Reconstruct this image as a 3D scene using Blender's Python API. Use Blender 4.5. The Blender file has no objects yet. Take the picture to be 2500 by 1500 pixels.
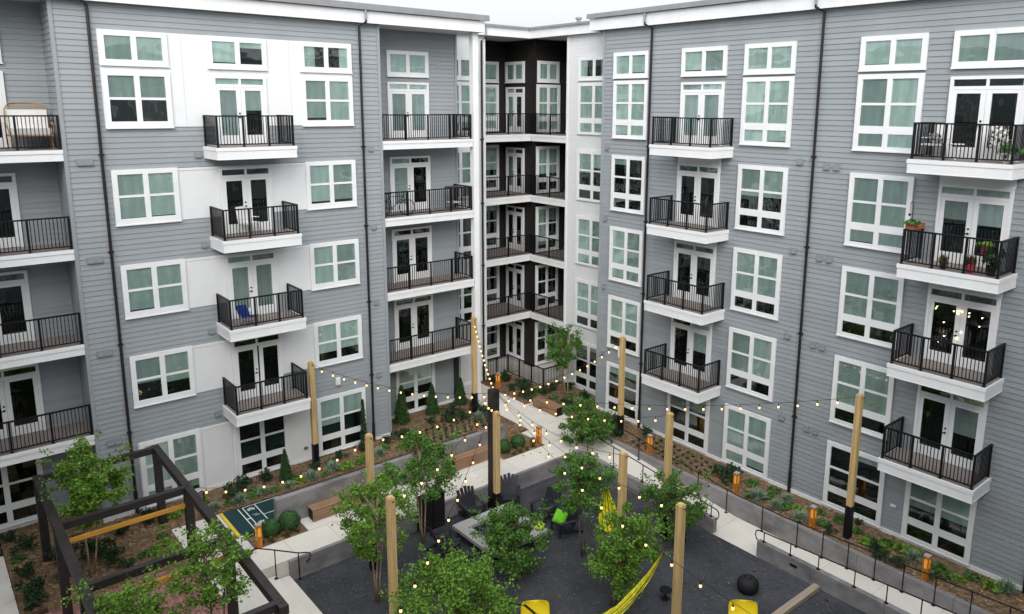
import bpy, math, random
from mathutils import Vector, Matrix
R = math.radians
rnd = random.Random(7)
sc = bpy.context.scene
COL = sc.collection

# ------------------------------------------------------------------ camera, sky, sun, exposure
cam_d = bpy.data.cameras.new('camera')
cam = bpy.data.objects.new('camera', cam_d); COL.objects.link(cam)
cam_d.sensor_width = 36; cam_d.lens = 27.009
cam_d.shift_x = -0.0280; cam_d.shift_y = -0.0516
cam_d.clip_start = 0.1; cam_d.clip_end = 3000
cam.matrix_world = Matrix(((0.763395, 0.117537, -0.635148, 0), (-0.645890, 0.150078, -0.748534, 0),
                           (0.007341, 0.981663, 0.190485, 14.29), (0, 0, 0, 1)))
sc.camera = cam

SUN_EL, SUN_AZ = 34, 230          # overcast: a wide, weak sun behind the camera (azimuth from +X towards +Y)
world = bpy.data.worlds.new('World'); sc.world = world; world.use_nodes = True
wn, wl = world.node_tree.nodes, world.node_tree.links
wn.clear()
sky = wn.new('ShaderNodeTexSky'); sky.sky_type = 'NISHITA'; sky.sun_disc = False
sky.sun_elevation = R(SUN_EL); sky.sun_rotation = R(90 - SUN_AZ)
sky.air_density = 1.0; sky.dust_density = 6.0; sky.ozone_density = 1.0
hsv = wn.new('ShaderNodeHueSaturation'); hsv.inputs['Saturation'].default_value = 0.16
wmix = wn.new('ShaderNodeMix'); wmix.data_type = 'RGBA'; wmix.inputs['Factor'].default_value = 0.65
# a closed cloud layer over the clear sky, brightest overhead as any overcast sky is
wtc = wn.new('ShaderNodeTexCoord'); wsp = wn.new('ShaderNodeSeparateXYZ'); wl.new(wtc.outputs['Generated'], wsp.inputs[0])
wmr = wn.new('ShaderNodeMapRange'); wmr.inputs['To Min'].default_value = 0.62; wmr.inputs['To Max'].default_value = 1.65
wl.new(wsp.outputs['Z'], wmr.inputs['Value'])
wcl = wn.new('ShaderNodeVectorMath'); wcl.operation = 'SCALE'; wcl.inputs[0].default_value = (8.6, 8.9, 9.3)
wl.new(wmr.outputs[0], wcl.inputs['Scale']); wl.new(wcl.outputs[0], wmix.inputs['B'])
bg = wn.new('ShaderNodeBackground'); bg.inputs['Strength'].default_value = 0.10
wo = wn.new('ShaderNodeOutputWorld')
wl.new(sky.outputs[0], hsv.inputs['Color']); wl.new(hsv.outputs[0], wmix.inputs['A'])
wl.new(wmix.outputs['Result'], bg.inputs['Color']); wl.new(bg.outputs[0], wo.inputs[0])

sd = bpy.data.lights.new('sun', 'SUN'); sd.energy = 0.8; sd.angle = R(45); sd.color = (1.0, 0.97, 0.92)
so = bpy.data.objects.new('sun', sd); COL.objects.link(so)
sdir = Vector((math.cos(R(SUN_AZ)) * math.cos(R(SUN_EL)), math.sin(R(SUN_AZ)) * math.cos(R(SUN_EL)), math.sin(R(SUN_EL))))
so.rotation_euler = sdir.to_track_quat('Z', 'Y').to_euler()

vs = sc.view_settings
vs.view_transform = 'Standard'; vs.look = 'None'; vs.exposure = 0.92; vs.gamma = 1.0; vs.use_curve_mapping = False
sc.cycles.use_denoising = True
try: sc.cycles.denoiser = 'OPENIMAGEDENOISE'
except Exception: pass
sc.cycles.max_bounces = 6; sc.cycles.diffuse_bounces = 2; sc.cycles.glossy_bounces = 3
sc.cycles.transmission_bounces = 3; sc.cycles.transparent_max_bounces = 10
sc.cycles.sample_clamp_indirect = 4

# ------------------------------------------------------------------ materials
MATS = {}
def mat(name, col, rough=0.7, var=0.0, scale=4.0, bump=0.0, bscale=40.0, metal=0.0, spec=0.4, island=0.0, objvar=0.0,
        stretch=None, col2=None, detail=4.0):
    m = bpy.data.materials.new(name); m.use_nodes = True; MATS[name] = m
    nt = m.node_tree; n, l = nt.nodes, nt.links
    b = n['Principled BSDF']
    b.inputs['Base Color'].default_value = (*col, 1); b.inputs['Roughness'].default_value = rough
    b.inputs['Metallic'].default_value = metal
    b.inputs['Specular IOR Level'].default_value = spec
    tc = n.new('ShaderNodeTexCoord'); vec = tc.outputs['Object']
    if stretch:
        mp = n.new('ShaderNodeMapping'); mp.inputs['Scale'].default_value = stretch
        l.new(vec, mp.inputs['Vector']); vec = mp.outputs[0]
    cur = None
    if var > 0 or col2:
        nz = n.new('ShaderNodeTexNoise'); nz.inputs['Scale'].default_value = scale; nz.inputs['Detail'].default_value = detail
        nz.inputs['Roughness'].default_value = 0.6
        l.new(vec, nz.inputs['Vector'])
        rp = n.new('ShaderNodeMapRange'); rp.inputs['From Min'].default_value = 0.3; rp.inputs['From Max'].default_value = 0.7
        l.new(nz.outputs['Fac'], rp.inputs['Value'])
        mx = n.new('ShaderNodeMix'); mx.data_type = 'RGBA'
        a = tuple(max(0, c * (1 - var)) for c in col); c2 = col2 if col2 else tuple(min(1, c * (1 + var)) for c in col)
        mx.inputs['A'].default_value = (*a, 1); mx.inputs['B'].default_value = (*c2, 1)
        l.new(rp.outputs[0], mx.inputs['Factor']); cur = mx.outputs['Result']
    for kind, amt in (('island', island), ('obj', objvar)):
        if amt <= 0: continue
        src = n.new('ShaderNodeNewGeometry').outputs['Random Per Island'] if kind == 'island' else n.new('ShaderNodeObjectInfo').outputs['Random']
        mr = n.new('ShaderNodeMapRange'); mr.inputs['To Min'].default_value = 1 - amt; mr.inputs['To Max'].default_value = 1 + amt
        l.new(src, mr.inputs['Value'])
        hs = n.new('ShaderNodeHueSaturation'); l.new(mr.outputs[0], hs.inputs['Value'])
        if cur: l.new(cur, hs.inputs['Color'])
        else: hs.inputs['Color'].default_value = (*col, 1)
        cur = hs.outputs[0]
    if cur: l.new(cur, b.inputs['Base Color'])
    if bump > 0:
        nb = n.new('ShaderNodeTexNoise'); nb.inputs['Scale'].default_value = bscale; nb.inputs['Detail'].default_value = 5
        l.new(vec, nb.inputs['Vector'])
        bp = n.new('ShaderNodeBump'); bp.inputs['Strength'].default_value = bump; bp.inputs['Distance'].default_value = 0.02
        l.new(nb.outputs['Fac'], bp.inputs['Height']); l.new(bp.outputs[0], b.inputs['Normal'])
    return m

def leafmat(name, col, var=0.35, trans=0.35, yellow=0.0):
    m = bpy.data.materials.new(name); m.use_nodes = True; MATS[name] = m
    n, l = m.node_tree.nodes, m.node_tree.links
    n.clear()
    g = n.new('ShaderNodeNewGeometry')
    ramp = n.new('ShaderNodeValToRGB'); l.new(g.outputs['Random Per Island'], ramp.inputs[0])
    e = ramp.color_ramp.elements
    lo = tuple(c * (1 - var) for c in col); hi = (col[0] * (1 + var) + yellow, col[1] * (1 + var) + yellow * 0.6, col[2] * (1 + var * .5))
    e[0].color = (*lo, 1); e[1].color = (*hi, 1)
    d = n.new('ShaderNodeBsdfPrincipled'); d.inputs['Roughness'].default_value = 0.5; d.inputs['Specular IOR Level'].default_value = 0.35
    t = n.new('ShaderNodeBsdfTranslucent'); mx = n.new('ShaderNodeMixShader'); mx.inputs[0].default_value = trans
    o = n.new('ShaderNodeOutputMaterial')
    l.new(ramp.outputs[0], d.inputs['Base Color']); l.new(ramp.outputs[0], t.inputs['Color'])
    l.new(d.outputs[0], mx.inputs[1]); l.new(t.outputs[0], mx.inputs[2]); l.new(mx.outputs[0], o.inputs[0])
    return m

def glassmat(name, tint, F0=0.075):
    m = bpy.data.materials.new(name); m.use_nodes = True; MATS[name] = m
    n, l = m.node_tree.nodes, m.node_tree.links
    n.clear()
    ge = n.new('ShaderNodeNewGeometry'); dt = n.new('ShaderNodeVectorMath'); dt.operation = 'DOT_PRODUCT'
    l.new(ge.outputs['Incoming'], dt.inputs[0]); l.new(ge.outputs['Normal'], dt.inputs[1])
    def mth(op, x, y):
        q = n.new('ShaderNodeMath'); q.operation = op
        for i, v in enumerate((x, y)):
            if v is None: continue
            if isinstance(v, (int, float)): q.inputs[i].default_value = v
            else: l.new(v, q.inputs[i])
        return q.outputs[0]
    sch = mth('ADD', mth('MULTIPLY', mth('POWER', mth('SUBTRACT', 1.0, mth('ABSOLUTE', dt.outputs['Value'], None)), 5.0), 0.93), F0)
    tr = n.new('ShaderNodeBsdfTransparent'); tr.inputs['Color'].default_value = (*tint, 1)
    gl = n.new('ShaderNodeBsdfGlossy'); gl.inputs['Roughness'].default_value = 0.015; gl.inputs['Color'].default_value = (.92, .97, .95, 1)
    tc = n.new('ShaderNodeTexCoord'); oi = n.new('ShaderNodeObjectInfo')
    va = n.new('ShaderNodeVectorMath'); va.operation = 'ADD'
    sx = n.new('ShaderNodeCombineXYZ'); ml = n.new('ShaderNodeMath'); ml.operation = 'MULTIPLY'; ml.inputs[1].default_value = 37
    l.new(oi.outputs['Random'], ml.inputs[0]); l.new(ml.outputs[0], sx.inputs[0]); l.new(ml.outputs[0], sx.inputs[2])
    l.new(tc.outputs['Object'], va.inputs[0]); l.new(sx.outputs[0], va.inputs[1])
    nz = n.new('ShaderNodeTexNoise'); nz.inputs['Scale'].default_value = 1.6; nz.inputs['Detail'].default_value = 1
    l.new(va.outputs[0], nz.inputs['Vector'])
    bp = n.new('ShaderNodeBump'); bp.inputs['Strength'].default_value = 0.35; bp.inputs['Distance'].default_value = 0.03
    l.new(nz.outputs['Fac'], bp.inputs['Height']); l.new(bp.outputs[0], gl.inputs['Normal'])
    mx = n.new('ShaderNodeMixShader'); o = n.new('ShaderNodeOutputMaterial')
    l.new(sch, mx.inputs[0]); l.new(tr.outputs[0], mx.inputs[1]); l.new(gl.outputs[0], mx.inputs[2]); l.new(mx.outputs[0], o.inputs[0])
    return m

def emis(name, col, strength):
    m = bpy.data.materials.new(name); m.use_nodes = True; MATS[name] = m
    b = m.node_tree.nodes['Principled BSDF']; b.inputs['Base Color'].default_value = (*col, 1)
    b.inputs['Emission Color'].default_value = (*col, 1); b.inputs['Emission Strength'].default_value = strength
    return m

mat('siding_grey', (0.302, 0.327, 0.343), 0.62, 0.085, .45, 0.10, 60, objvar=0.05, stretch=(1, 1, .35), detail=8)
mat('siding_white', (0.72, 0.73, 0.735), 0.6, 0.03, 3.0, 0.08, 60)
mat('siding_dark', (0.017, 0.014, 0.0125), 0.6, 0.2, 3.0, 0.1, 60)
mat('white_trim', (0.81, 0.815, 0.82), 0.5, 0.05, 1.2, 0.04, 50)
mat('white_panel', (0.775, 0.78, 0.785), 0.55, 0.045, 0.6, 0.04, 60)
mat('gutter_grey', (0.30, 0.30, 0.31), 0.45, 0.08, 2, metal=0.3)
mat('pipe_dark', (0.018, 0.015, 0.016), 0.4, 0.15, 3)
mat('black_metal', (0.006, 0.006, 0.008), 0.5, 0.15, 8, spec=0.25)
mat('deck', (0.27, 0.235, 0.215), 0.75, 0.25, 6, 0.2, 30, stretch=(1, 14, 1))
mat('unlit_room_dark', (0.008, 0.008, 0.008), 0.95, 0.5, 1.3, spec=0.1)  # darkness of unlit rooms put into the colour of flat panels
mat('blind', (0.56, 0.585, 0.575), 0.8, 0.16, 1.1, stretch=(4, 1, .5), objvar=0.32)
mat('soffit', (0.62, 0.62, 0.60), 0.7)
glassmat('glass', (0.82, 0.887, 0.866), .085)
glassmat('door_glass', (0.78, 0.83, 0.82), .045)
mat('concrete', (0.36, 0.355, 0.345), 0.85, 0.14, 0.9, 0.25, 25, detail=8)
mat('concrete_wall', (0.235, 0.225, 0.225), 0.85, 0.42, .9, 0.25, 18, stretch=(1, 1, 1.6), detail=9)
mat('pavement', (0.68, 0.64, 0.575), 0.85, 0.09, 0.8, 0.15, 30, objvar=0.035, detail=8)
mat('gravel', (0.048, 0.050, 0.058), 0.9, 0.42, .55, 0.9, 26, detail=12)
mat('mulch', (0.175, 0.112, 0.063), 0.95, 0.5, 5, 1.0, 20, detail=8)
mat('mulch_chip', (0.255, 0.168, 0.098), 0.9, island=0.55)
mat('pebble', (0.075, 0.077, 0.086), 0.85, island=0.35)
mat('ground', (0.09, 0.08, 0.065), 0.95, 0.3, 0.5)
mat('brick', (0.30, 0.145, 0.125), 0.85, 0.15, 3, island=0.35)
mat('court_green', (0.008, 0.038, 0.042), 0.6, 0.25, 1.5)
mat('line_white', (0.62, 0.68, 0.68), 0.6, 0.1, 8)
mat('line_yellow', (0.72, 0.55, 0.05), 0.6, 0.1, 5)
mat('pole_wood', (0.57, 0.395, 0.18), 0.65, 0.26, 2.5, 0.25, 14, stretch=(7, 7, .35))
mat('bench_wood', (0.30, 0.175, 0.105), 0.6, 0.3, 3, 0.25, 20, stretch=(.5, 8, 8), objvar=0.16)
mat('orange_wood', (0.46, 0.17, 0.02), 0.5, 0.45, 2.2, 0.2, 18, stretch=(5, 5, .6))
mat('orange_bar', (0.62, 0.30, 0.045), 0.5, 0.15, 2.5, stretch=(.5, 6, 6))
mat('pergola', (0.026, 0.022, 0.021), 0.55, 0.3, 3, 0.25, 14, stretch=(.6, .6, 3))
mat('bark', (0.16, 0.115, 0.085), 0.9, 0.45, 9, 0.6, 25, stretch=(3, 3, 1))
mat('bark_pale', (0.36, 0.26, 0.18), 0.85, 0.4, 8, 0.5, 25, stretch=(3, 3, 1))
mat('chair_grey', (0.024, 0.025, 0.033), 0.5, 0.15, 4)
mat('cushion_lime', (0.20, 0.62, 0.02), 0.8, 0.15, 6)
mat('cushion_yellowgreen', (0.45, 0.60, 0.04), 0.8, 0.1, 6)
mat('shell_yellow', (0.80, 0.60, 0.012), 0.45, 0.04, 3)
mat('hammock_yellow', (0.58, 0.53, 0.015), 0.8, 0.3, 9, 0.3, 30)
mat('rattan', (0.42, 0.27, 0.12), 0.7, 0.35, 25)
mat('cushion_white', (0.78, 0.76, 0.74), 0.85, 0.05, 4, 0.15, 12)
mat('fabric_blue', (0.010, 0.035, 0.20), 0.8, 0.35, 7)
mat('rubber', (0.012, 0.012, 0.012), 0.7)
mat('black_pouf', (0.008, 0.008, 0.009), 0.7, 0.2, 20, 0.3, 60)
mat('terracotta', (0.36, 0.10, 0.05), 0.7, 0.2, 8)
mat('pot_pink', (0.55, 0.06, 0.12), 0.5)
mat('metal_grey', (0.30, 0.31, 0.32), 0.4, metal=0.6)
mat('vent_grey', (0.25, 0.27, 0.285), 0.5)
mat('timber_pale', (0.33, 0.27, 0.20), 0.8, 0.2, 3, 0.2, 15, stretch=(.5, 6, 6))
mat('patterned', (0.75, 0.74, 0.70), 0.8, col2=(0.02, 0.02, 0.02), var=0.05, scale=14, detail=0)
leafmat('leaf_tree', (0.135, 0.290, 0.048), 0.55, 0.32, 0.05)
leafmat('leaf_tree_dark', (0.090, 0.220, 0.048), 0.55, 0.32, 0.035)
leafmat('leaf_deep', (0.026, 0.062, 0.024), 0.5, 0.2)
leafmat('leaf_box', (0.042, 0.105, 0.032), 0.5, 0.2)
leafmat('leaf_lime', (0.190, 0.320, 0.045), 0.4, 0.3)
leafmat('leaf_green', (0.095, 0.210, 0.050), 0.4, 0.3)
leafmat('leaf_silver', (0.250, 0.330, 0.240), 0.35, 0.2)
leafmat('leaf_brown', (0.170, 0.130, 0.050), 0.4, 0.2)
leafmat('flower_red', (0.45, 0.05, 0.04), 0.3, 0.2)
emis('bulb_glow', (1.0, 0.54, 0.20), 1.9)
emis('bollard_glow', (1.0, 0.36, 0.04), 0.10)
emis('fairy_glow', (1.0, 0.78, 0.42), 6.0)

# ------------------------------------------------------------------ mesh helpers
class MB:
    def __init__(s): s.v = []; s.f = []; s.smooth = False
    def quadbox(s, p):          # 8 points: bottom 4 (ccw) then top 4
        b = len(s.v); s.v += [tuple(q) for q in p]
        s.f += [(b, b+3, b+2, b+1), (b+4, b+5, b+6, b+7), (b, b+1, b+5, b+4), (b+1, b+2, b+6, b+5), (b+2, b+3, b+7, b+6), (b+3, b, b+4, b+7)]
        return s
    def box(s, x0, x1, y0, y1, z0, z1):
        return s.quadbox([(x0,y0,z0),(x1,y0,z0),(x1,y1,z0),(x0,y1,z0),(x0,y0,z1),(x1,y0,z1),(x1,y1,z1),(x0,y1,z1)])
    def cbox(s, c, size, rot=None):
        M = rot if rot is not None else Matrix.Identity(3)
        h = [q / 2 for q in size]; c = Vector(c)
        P = [(-1,-1,-1),(1,-1,-1),(1,1,-1),(-1,1,-1),(-1,-1,1),(1,-1,1),(1,1,1),(-1,1,1)]
        return s.quadbox([c + M @ Vector((a*h[0], b*h[1], d*h[2])) for a, b, d in P])
    def bar(s, a, b, w, h=None, up=(0,0,1)):
        a, b = Vector(a), Vector(b); d = b - a; L = d.length; d.normalize()
        u = Vector(up)
        if abs(d.dot(u)) > .98: u = Vector((1,0,0))
        r = d.cross(u).normalized(); u = r.cross(d)
        M = Matrix((d, r, u)).transposed()
        return s.cbox((a + b) / 2, (L, w, h or w), M)
    def tube(s, pts, r, seg=6, taper=None, caps=True):
        pts = [Vector(p) for p in pts]; n = len(pts); b = len(s.v)
        for i, p in enumerate(pts):
            d = (pts[min(i+1, n-1)] - pts[max(i-1, 0)]).normalized()
            u = Vector((0,0,1)) if abs(d.z) < .95 else Vector((1,0,0))
            e1 = d.cross(u).normalized(); e2 = e1.cross(d)
            rr = r if taper is None else r + (taper - r) * i / max(1, n-1)
            for k in range(seg):
                a = 2 * math.pi * k / seg
                s.v.append(tuple(p + e1 * math.cos(a) * rr + e2 * math.sin(a) * rr))
        for i in range(n-1):
            for k in range(seg):
                k2 = (k+1) % seg
                s.f.append((b+i*seg+k, b+(i+1)*seg+k, b+(i+1)*seg+k2, b+i*seg+k2))
        if caps:
            s.f.append(tuple(b+k for k in range(seg))); s.f.append(tuple(b+(n-1)*seg+k for k in reversed(range(seg))))
        return s
    def lathe(s, prof, seg=12, c=(0,0,0)):
        b = len(s.v)
        for r, z in prof:
            for k in range(seg):
                a = 2*math.pi*k/seg; s.v.append((c[0]+r*math.cos(a), c[1]+r*math.sin(a), c[2]+z))
        for i in range(len(prof)-1):
            for k in range(seg):
                k2 = (k+1) % seg; s.f.append((b+i*seg+k, b+i*seg+k2, b+(i+1)*seg+k2, b+(i+1)*seg+k))
        s.f.append(tuple(b+k for k in reversed(range(seg)))); s.f.append(tuple(b+(len(prof)-1)*seg+k for k in range(seg)))
        return s
    def leaf(s, c, size, rr, flat=0.0):
        # one rhombic leaf with a fold; random orientation (flat: 0 random .. 1 level)
        d = Vector((rr.gauss(0,1), rr.gauss(0,1), rr.gauss(0,1)*(1-flat))).normalized()
        t = Vector((rr.gauss(0,1), rr.gauss(0,1), rr.gauss(0,1)))
        w = d.cross(t)
        if w.length < 1e-4: w = d.orthogonal()
        w.normalize(); nrm = w.cross(d); c = Vector(c); b = len(s.v); L = size; W = size * .36
        for q in (c - d*L*.5, c + w*W - nrm*W*.3, c + d*L*.5, c - w*W - nrm*W*.3): s.v.append((q.x, q.y, q.z))
        s.f += [(b, b+1, b+2), (b, b+2, b+3)]
    def blade(s, base, tip, w):
        a, t = Vector(base), Vector(tip); d = t - a
        r = d.cross(Vector((0,0,1)));
        r = r.normalized() * w if r.length > 1e-4 else Vector((w,0,0))
        m = a + d * .55 + Vector((0,0,d.length*.12)); b = len(s.v)
        for q in (a - r*.5, a + r*.5, m + r, t, m - r): s.v.append((q.x, q.y, q.z))
        s.f += [(b, b+1, b+2, b+4), (b+4, b+2, b+3)]
    def mesh(s, name='m'):
        me = bpy.data.meshes.new(name); me.from_pydata(s.v, [], s.f); me.update()
        if s.smooth:
            for p in me.polygons: p.use_smooth = True
        return me

def obj(name, mesh, m, parent=None, loc=(0,0,0), rz=0.0):
    if isinstance(mesh, MB): mesh = mesh.mesh(name)
    if m is not None and not mesh.materials: mesh.materials.append(MATS[m])
    o = bpy.data.objects.new(name, mesh); COL.objects.link(o)
    o.location = loc; o.rotation_euler = (0, 0, rz); o.parent = parent
    return o
def empty(name, loc=(0,0,0), rz=0.0):
    o = bpy.data.objects.new(name, None); COL.objects.link(o); o.location = loc; o.rotation_euler = (0,0,rz); o.empty_display_size = .2
    return o
def tag(o, label=None, cat=None, group=None, kind=None):
    if label: o['label'] = label
    if cat: o['category'] = cat
    if group: o['group'] = group
    if kind: o['kind'] = kind
    return o
def copy_tree(o, parent=None):
    c = o.copy(); COL.objects.link(c); c.parent = parent
    for ch in list(o.children): copy_tree(ch, c)
    return c
CACHE = {}
def cached(key, fn):
    if key not in CACHE: CACHE[key] = fn().mesh(str(key[0]))
    return CACHE[key]

# ------------------------------------------------------------------ the building
YL, XR, FH = 28.39, 24.70, 3.2
bld = tag(empty('apartment_building', (22, 30, 0)), 'five storey grey lap sided apartment building with white trim and a dark recessed corner', 'building')
BO = Vector((22, 30, 0))
class Face:
    """a wall plane: local x runs to the viewer's right, local y into the wall, z up"""
    def __init__(s, kind, plane): s.k, s.p = kind, plane; s.rz = 0.0 if kind == 'L' else -math.pi/2
    def at(s, x, z, out=0.0):
        w = Vector((x, s.p - out, z)) if s.k == 'L' else Vector((s.p - out, -x, z))
        return w - BO
    def part(s, name, mesh, m, x, z, out=0.0): return obj(name, mesh, m, bld, s.at(x, z, out), s.rz)
FL, FRt = Face('L', YL), Face('R', XR)
LB, L2 = Face('L', 29.95), Face('L', 29.95)        # back walls of the two loggias
WL, WR = Face('L', 31.40), Face('R', 25.87)        # white recessed walls
A1, A2, A3, A4 = Face('L', 33.85), Face('R', 26.12), Face('L', 31.32), Face('R', 28.30)   # dark corner

COURSE = 0.178
def siding(F, x0, x1, z0, z1, m, joined=False, name='wall'):
    n = max(1, round((z1 - z0) / COURSE)); h = (z1 - z0) / n; L = x1 - x0
    d = .011 if m == 'siding_white' else .024
    def board(mb, z): mb.quadbox([(0,-d,z),(L,-d,z),(L,.0,z),(0,.0,z),(0,-.003,z+h),(L,-.003,z+h),(L,.0,z+h),(0,.0,z+h)])
    if joined:
        mb = MB()
        for i in range(n): board(mb, i*h)
        o = F.part('lap_siding', mb, m, x0, z0); o['kind'] = 'stuff'; return o
    back = F.part(name, MB().box(0, L, .004, .10, 0, z1 - z0), m, x0, z0)
    me = MB(); board(me, 0); me = me.mesh('siding_board'); me.materials.append(MATS[m])
    for i in range(n): obj('siding_board', me, None, back, (0, 0, i*h))
    return back

def rects(F, name, m, x0, x1, z0, z1, d0, d1):
    return F.part(name, MB().box(0, x1-x0, -d1, -d0, 0, z1-z0), m, x0, z0)

WR_RND = random.Random(21)
def window(F, x0, x1, z0, z1, gx, gz, drop=(1, 1), sill=True, wm='white_trim'):
    """gx, gz: glass intervals in local metres from the lower left corner; drop: how far each column's blind is lowered"""
    w, h = x1 - x0, z1 - z0
    key = ('window', round(w,3), round(h,3), tuple(gx), tuple(gz), sill)
    def mk():
        mb = MB(); xs = [0] + [v for g in gx for v in g] + [w]; zs = [0] + [v for g in gz for v in g] + [h]
        for i in range(0, len(xs), 2):
            edge = i in (0, len(xs)-2); mb.box(xs[i], xs[i+1], -(.085 if edge else .068), -.012, 0, h)
        for g in gx:
            for i in range(0, len(zs), 2):
                edge = i in (0, len(zs)-2); mb.box(g[0], g[1], -(.082 if edge else .060), -.012, zs[i], zs[i+1])
        if sill: mb.box(-.015, w+.015, -.105, -.0125, -.045, -.001)
        return mb
    me = cached(key, mk)
    o = F.part('window', me, wm, x0, z0, .016)
    a, b, c, d = gx[0][0], gx[-1][1], gz[0][0], gz[-1][1]
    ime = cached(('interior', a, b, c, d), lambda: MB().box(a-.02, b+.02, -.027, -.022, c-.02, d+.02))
    obj('dark_room_panel', ime, 'unlit_room_dark', o)  # flat dark sheet over the siding, its colour standing in for room shade
    style = WR_RND.random()
    drop = tuple(max(.8, dr - WR_RND.choice((0, 0, 0, .02, .04, .07))) if dr > .97 else dr for dr in drop)
    for g, dr in zip(gx, drop):
        if dr > .9 and style < .16:          # curtains drawn to the sides instead of a blind
            gw = g[1] - g[0]; f = WR_RND.uniform(.42, .62); left = g is gx[0]
            xa, xb = (g[0]-.01, g[0]+gw*f) if left else (g[1]-gw*f, g[1]+.01)
            cm = MB(); k = 9
            for i in range(k):
                u0, u1 = xa+(xb-xa)*i/k, xa+(xb-xa)*(i+1)/k; ya = -.032 if i % 2 else -.0385; yb = -.0385 if i % 2 else -.032
                cm.quadbox([(u0,ya-.002,c),(u1,yb-.002,c),(u1,yb,c),(u0,ya,c),(u0,ya-.002,d+.01),(u1,yb-.002,d+.01),(u1,yb,d+.01),(u0,ya,d+.01)])
            obj('curtain', cm, 'blind', o)
            for r in gz: obj('pane', cached(('pane', g, r), lambda: MB().box(g[0]-.01, g[1]+.01, -.048, -.042, r[0]-.01, r[1]+.01)), 'glass', o)
            continue
        if dr > .02:
            z = d + .01 - (d - c + .02) * dr
            obj('blind', cached(('blind', g, round(z,3), d), lambda: MB().box(g[0]-.01, g[1]+.01, -.034, -.030, z, d+.01)), 'blind', o)
        for r in gz:
            obj('pane', cached(('pane', g, r), lambda: MB().box(g[0]-.01, g[1]+.01, -.048, -.042, r[0]-.01, r[1]+.01)), 'glass', o)
    return o
def twin(w, e=.165, m=.17):
    g = (w - 2*e - m) / 2
    return (round(e,3), round(e+g,3)), (round(w-e-g,3), round(w-e,3))
GZA = ((.19, .89), (.97, 1.66)); GZB = ((.12, .53), (.78, 1.44), (1.52, 2.27)); GZU = ((.16, .90),)
def winA(F, x0, x1, fl, drop): return window(F, x0, x1, fl+.67, fl+2.49, twin(x1-x0), GZA, drop)
def winB(F, x0, x1, fl, drop, **k): return window(F, x0, x1, fl+.12, fl+2.55, twin(x1-x0), GZB, drop, **k)
def winU(F, x0, x1, fl, drop): return window(F, x0, x1, fl+2.68, fl+3.74, twin(x1-x0), GZU, drop)

def door(F, x0, x1, fl, drop=(0, 0), head=0.0, ajar=0.0):
    """pair of glazed balcony doors under a two light transom"""
    w = x1 - x0; T = 2.42
    def mk():
        mb = MB(); mb.box(0, .10, -.085, -.012, 0, T).box(w-.10, w, -.085, -.012, 0, T)
        mb.box(.10, w-.10, -.082, -.012, T-.09, T).box(.10, w-.10, -.075, -.012, 2.03, 2.13)
        mb.box(w/2-.04, w/2+.04, -.07, -.012, 2.13, T-.09)
        if head > 0: mb.box(-.02, w+.02, -.05, -.011, T+.001, T+head)
        return mb
    o = F.part('balcony_door', cached(('door', round(w,3), head), mk), 'white_trim', x0, fl, .016)
    obj('dark_room_panel', cached(('dint', round(w,3)), lambda: MB().box(.08, w-.08, -.027, -.022, .02, T-.07)), 'unlit_room_dark', o)  # dark sheet behind the doors, room shade painted as near-black
    lw = (w - .20) / 2 - .006; gi = ((.115, lw-.15), (.15, lw-.115))
    for k in (0, 1):
        lx = .102 if k == 0 else w - .102 - lw
        ga, gb = gi[k]
        def leaf():
            mb = MB(); y0, y1 = -.072, -.035
            mb.box(0, ga, y0, y1, .02, 2.025).box(gb, lw, y0, y1, .02, 2.025)
            mb.box(ga, gb, y0+.002, y1, .02, .35).box(ga, gb, y0+.002, y1, 1.92, 2.025)
            return mb
        lf = obj('door_leaf', cached(('leaf', k, round(lw,3)), leaf), 'white_trim', o, (lx, 0, 0))
        if ajar and k == 1: lf.rotation_euler = (0, 0, 0); lf.location.y = -.02; lf.location.x += .05
        obj('pane', cached(('dpane', k, round(lw,3)), lambda: MB().box(ga-.01, gb+.01, -.058, -.052, .34, 1.93)), 'door_glass', o, (lx, 0, 0))
        if drop[k] > .02:
            z = 1.93 - 1.58 * drop[k]
            obj('blind', cached(('dblind', k, round(lw,3), round(z,3)), lambda: MB().box(ga-.02, gb+.02, -.034, -.030, z, 1.94)), 'blind', o, (lx, 0, 0))
            obj('transom_blind', cached(('tblind', k, round(w,3)), lambda: MB().box(.09 if k == 0 else w/2+.03, w/2-.03 if k == 0 else w-.09, -.034, -.030, 2.12, T-.08)), 'blind', o)
        obj('transom_pane', cached(('tpane', k, round(w,3)), lambda: MB().box(.09 if k == 0 else w/2+.03, w/2-.03 if k == 0 else w-.09, -.048, -.042, 2.12, T-.08)), 'glass', o)
    def handle():
        mb = MB(); mb.tube([(0,-.07,.98), (0,-.115,.98)], .032, 10).tube([(0,-.07,1.12), (0,-.10,1.12)], .030, 10).box(-.09, .01, -.125, -.110, .968, .992)
        return mb
    obj('handle', cached(('handle',), handle), 'black_metal', o, (w/2 - .075, 0, 0))
    return o

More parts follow.
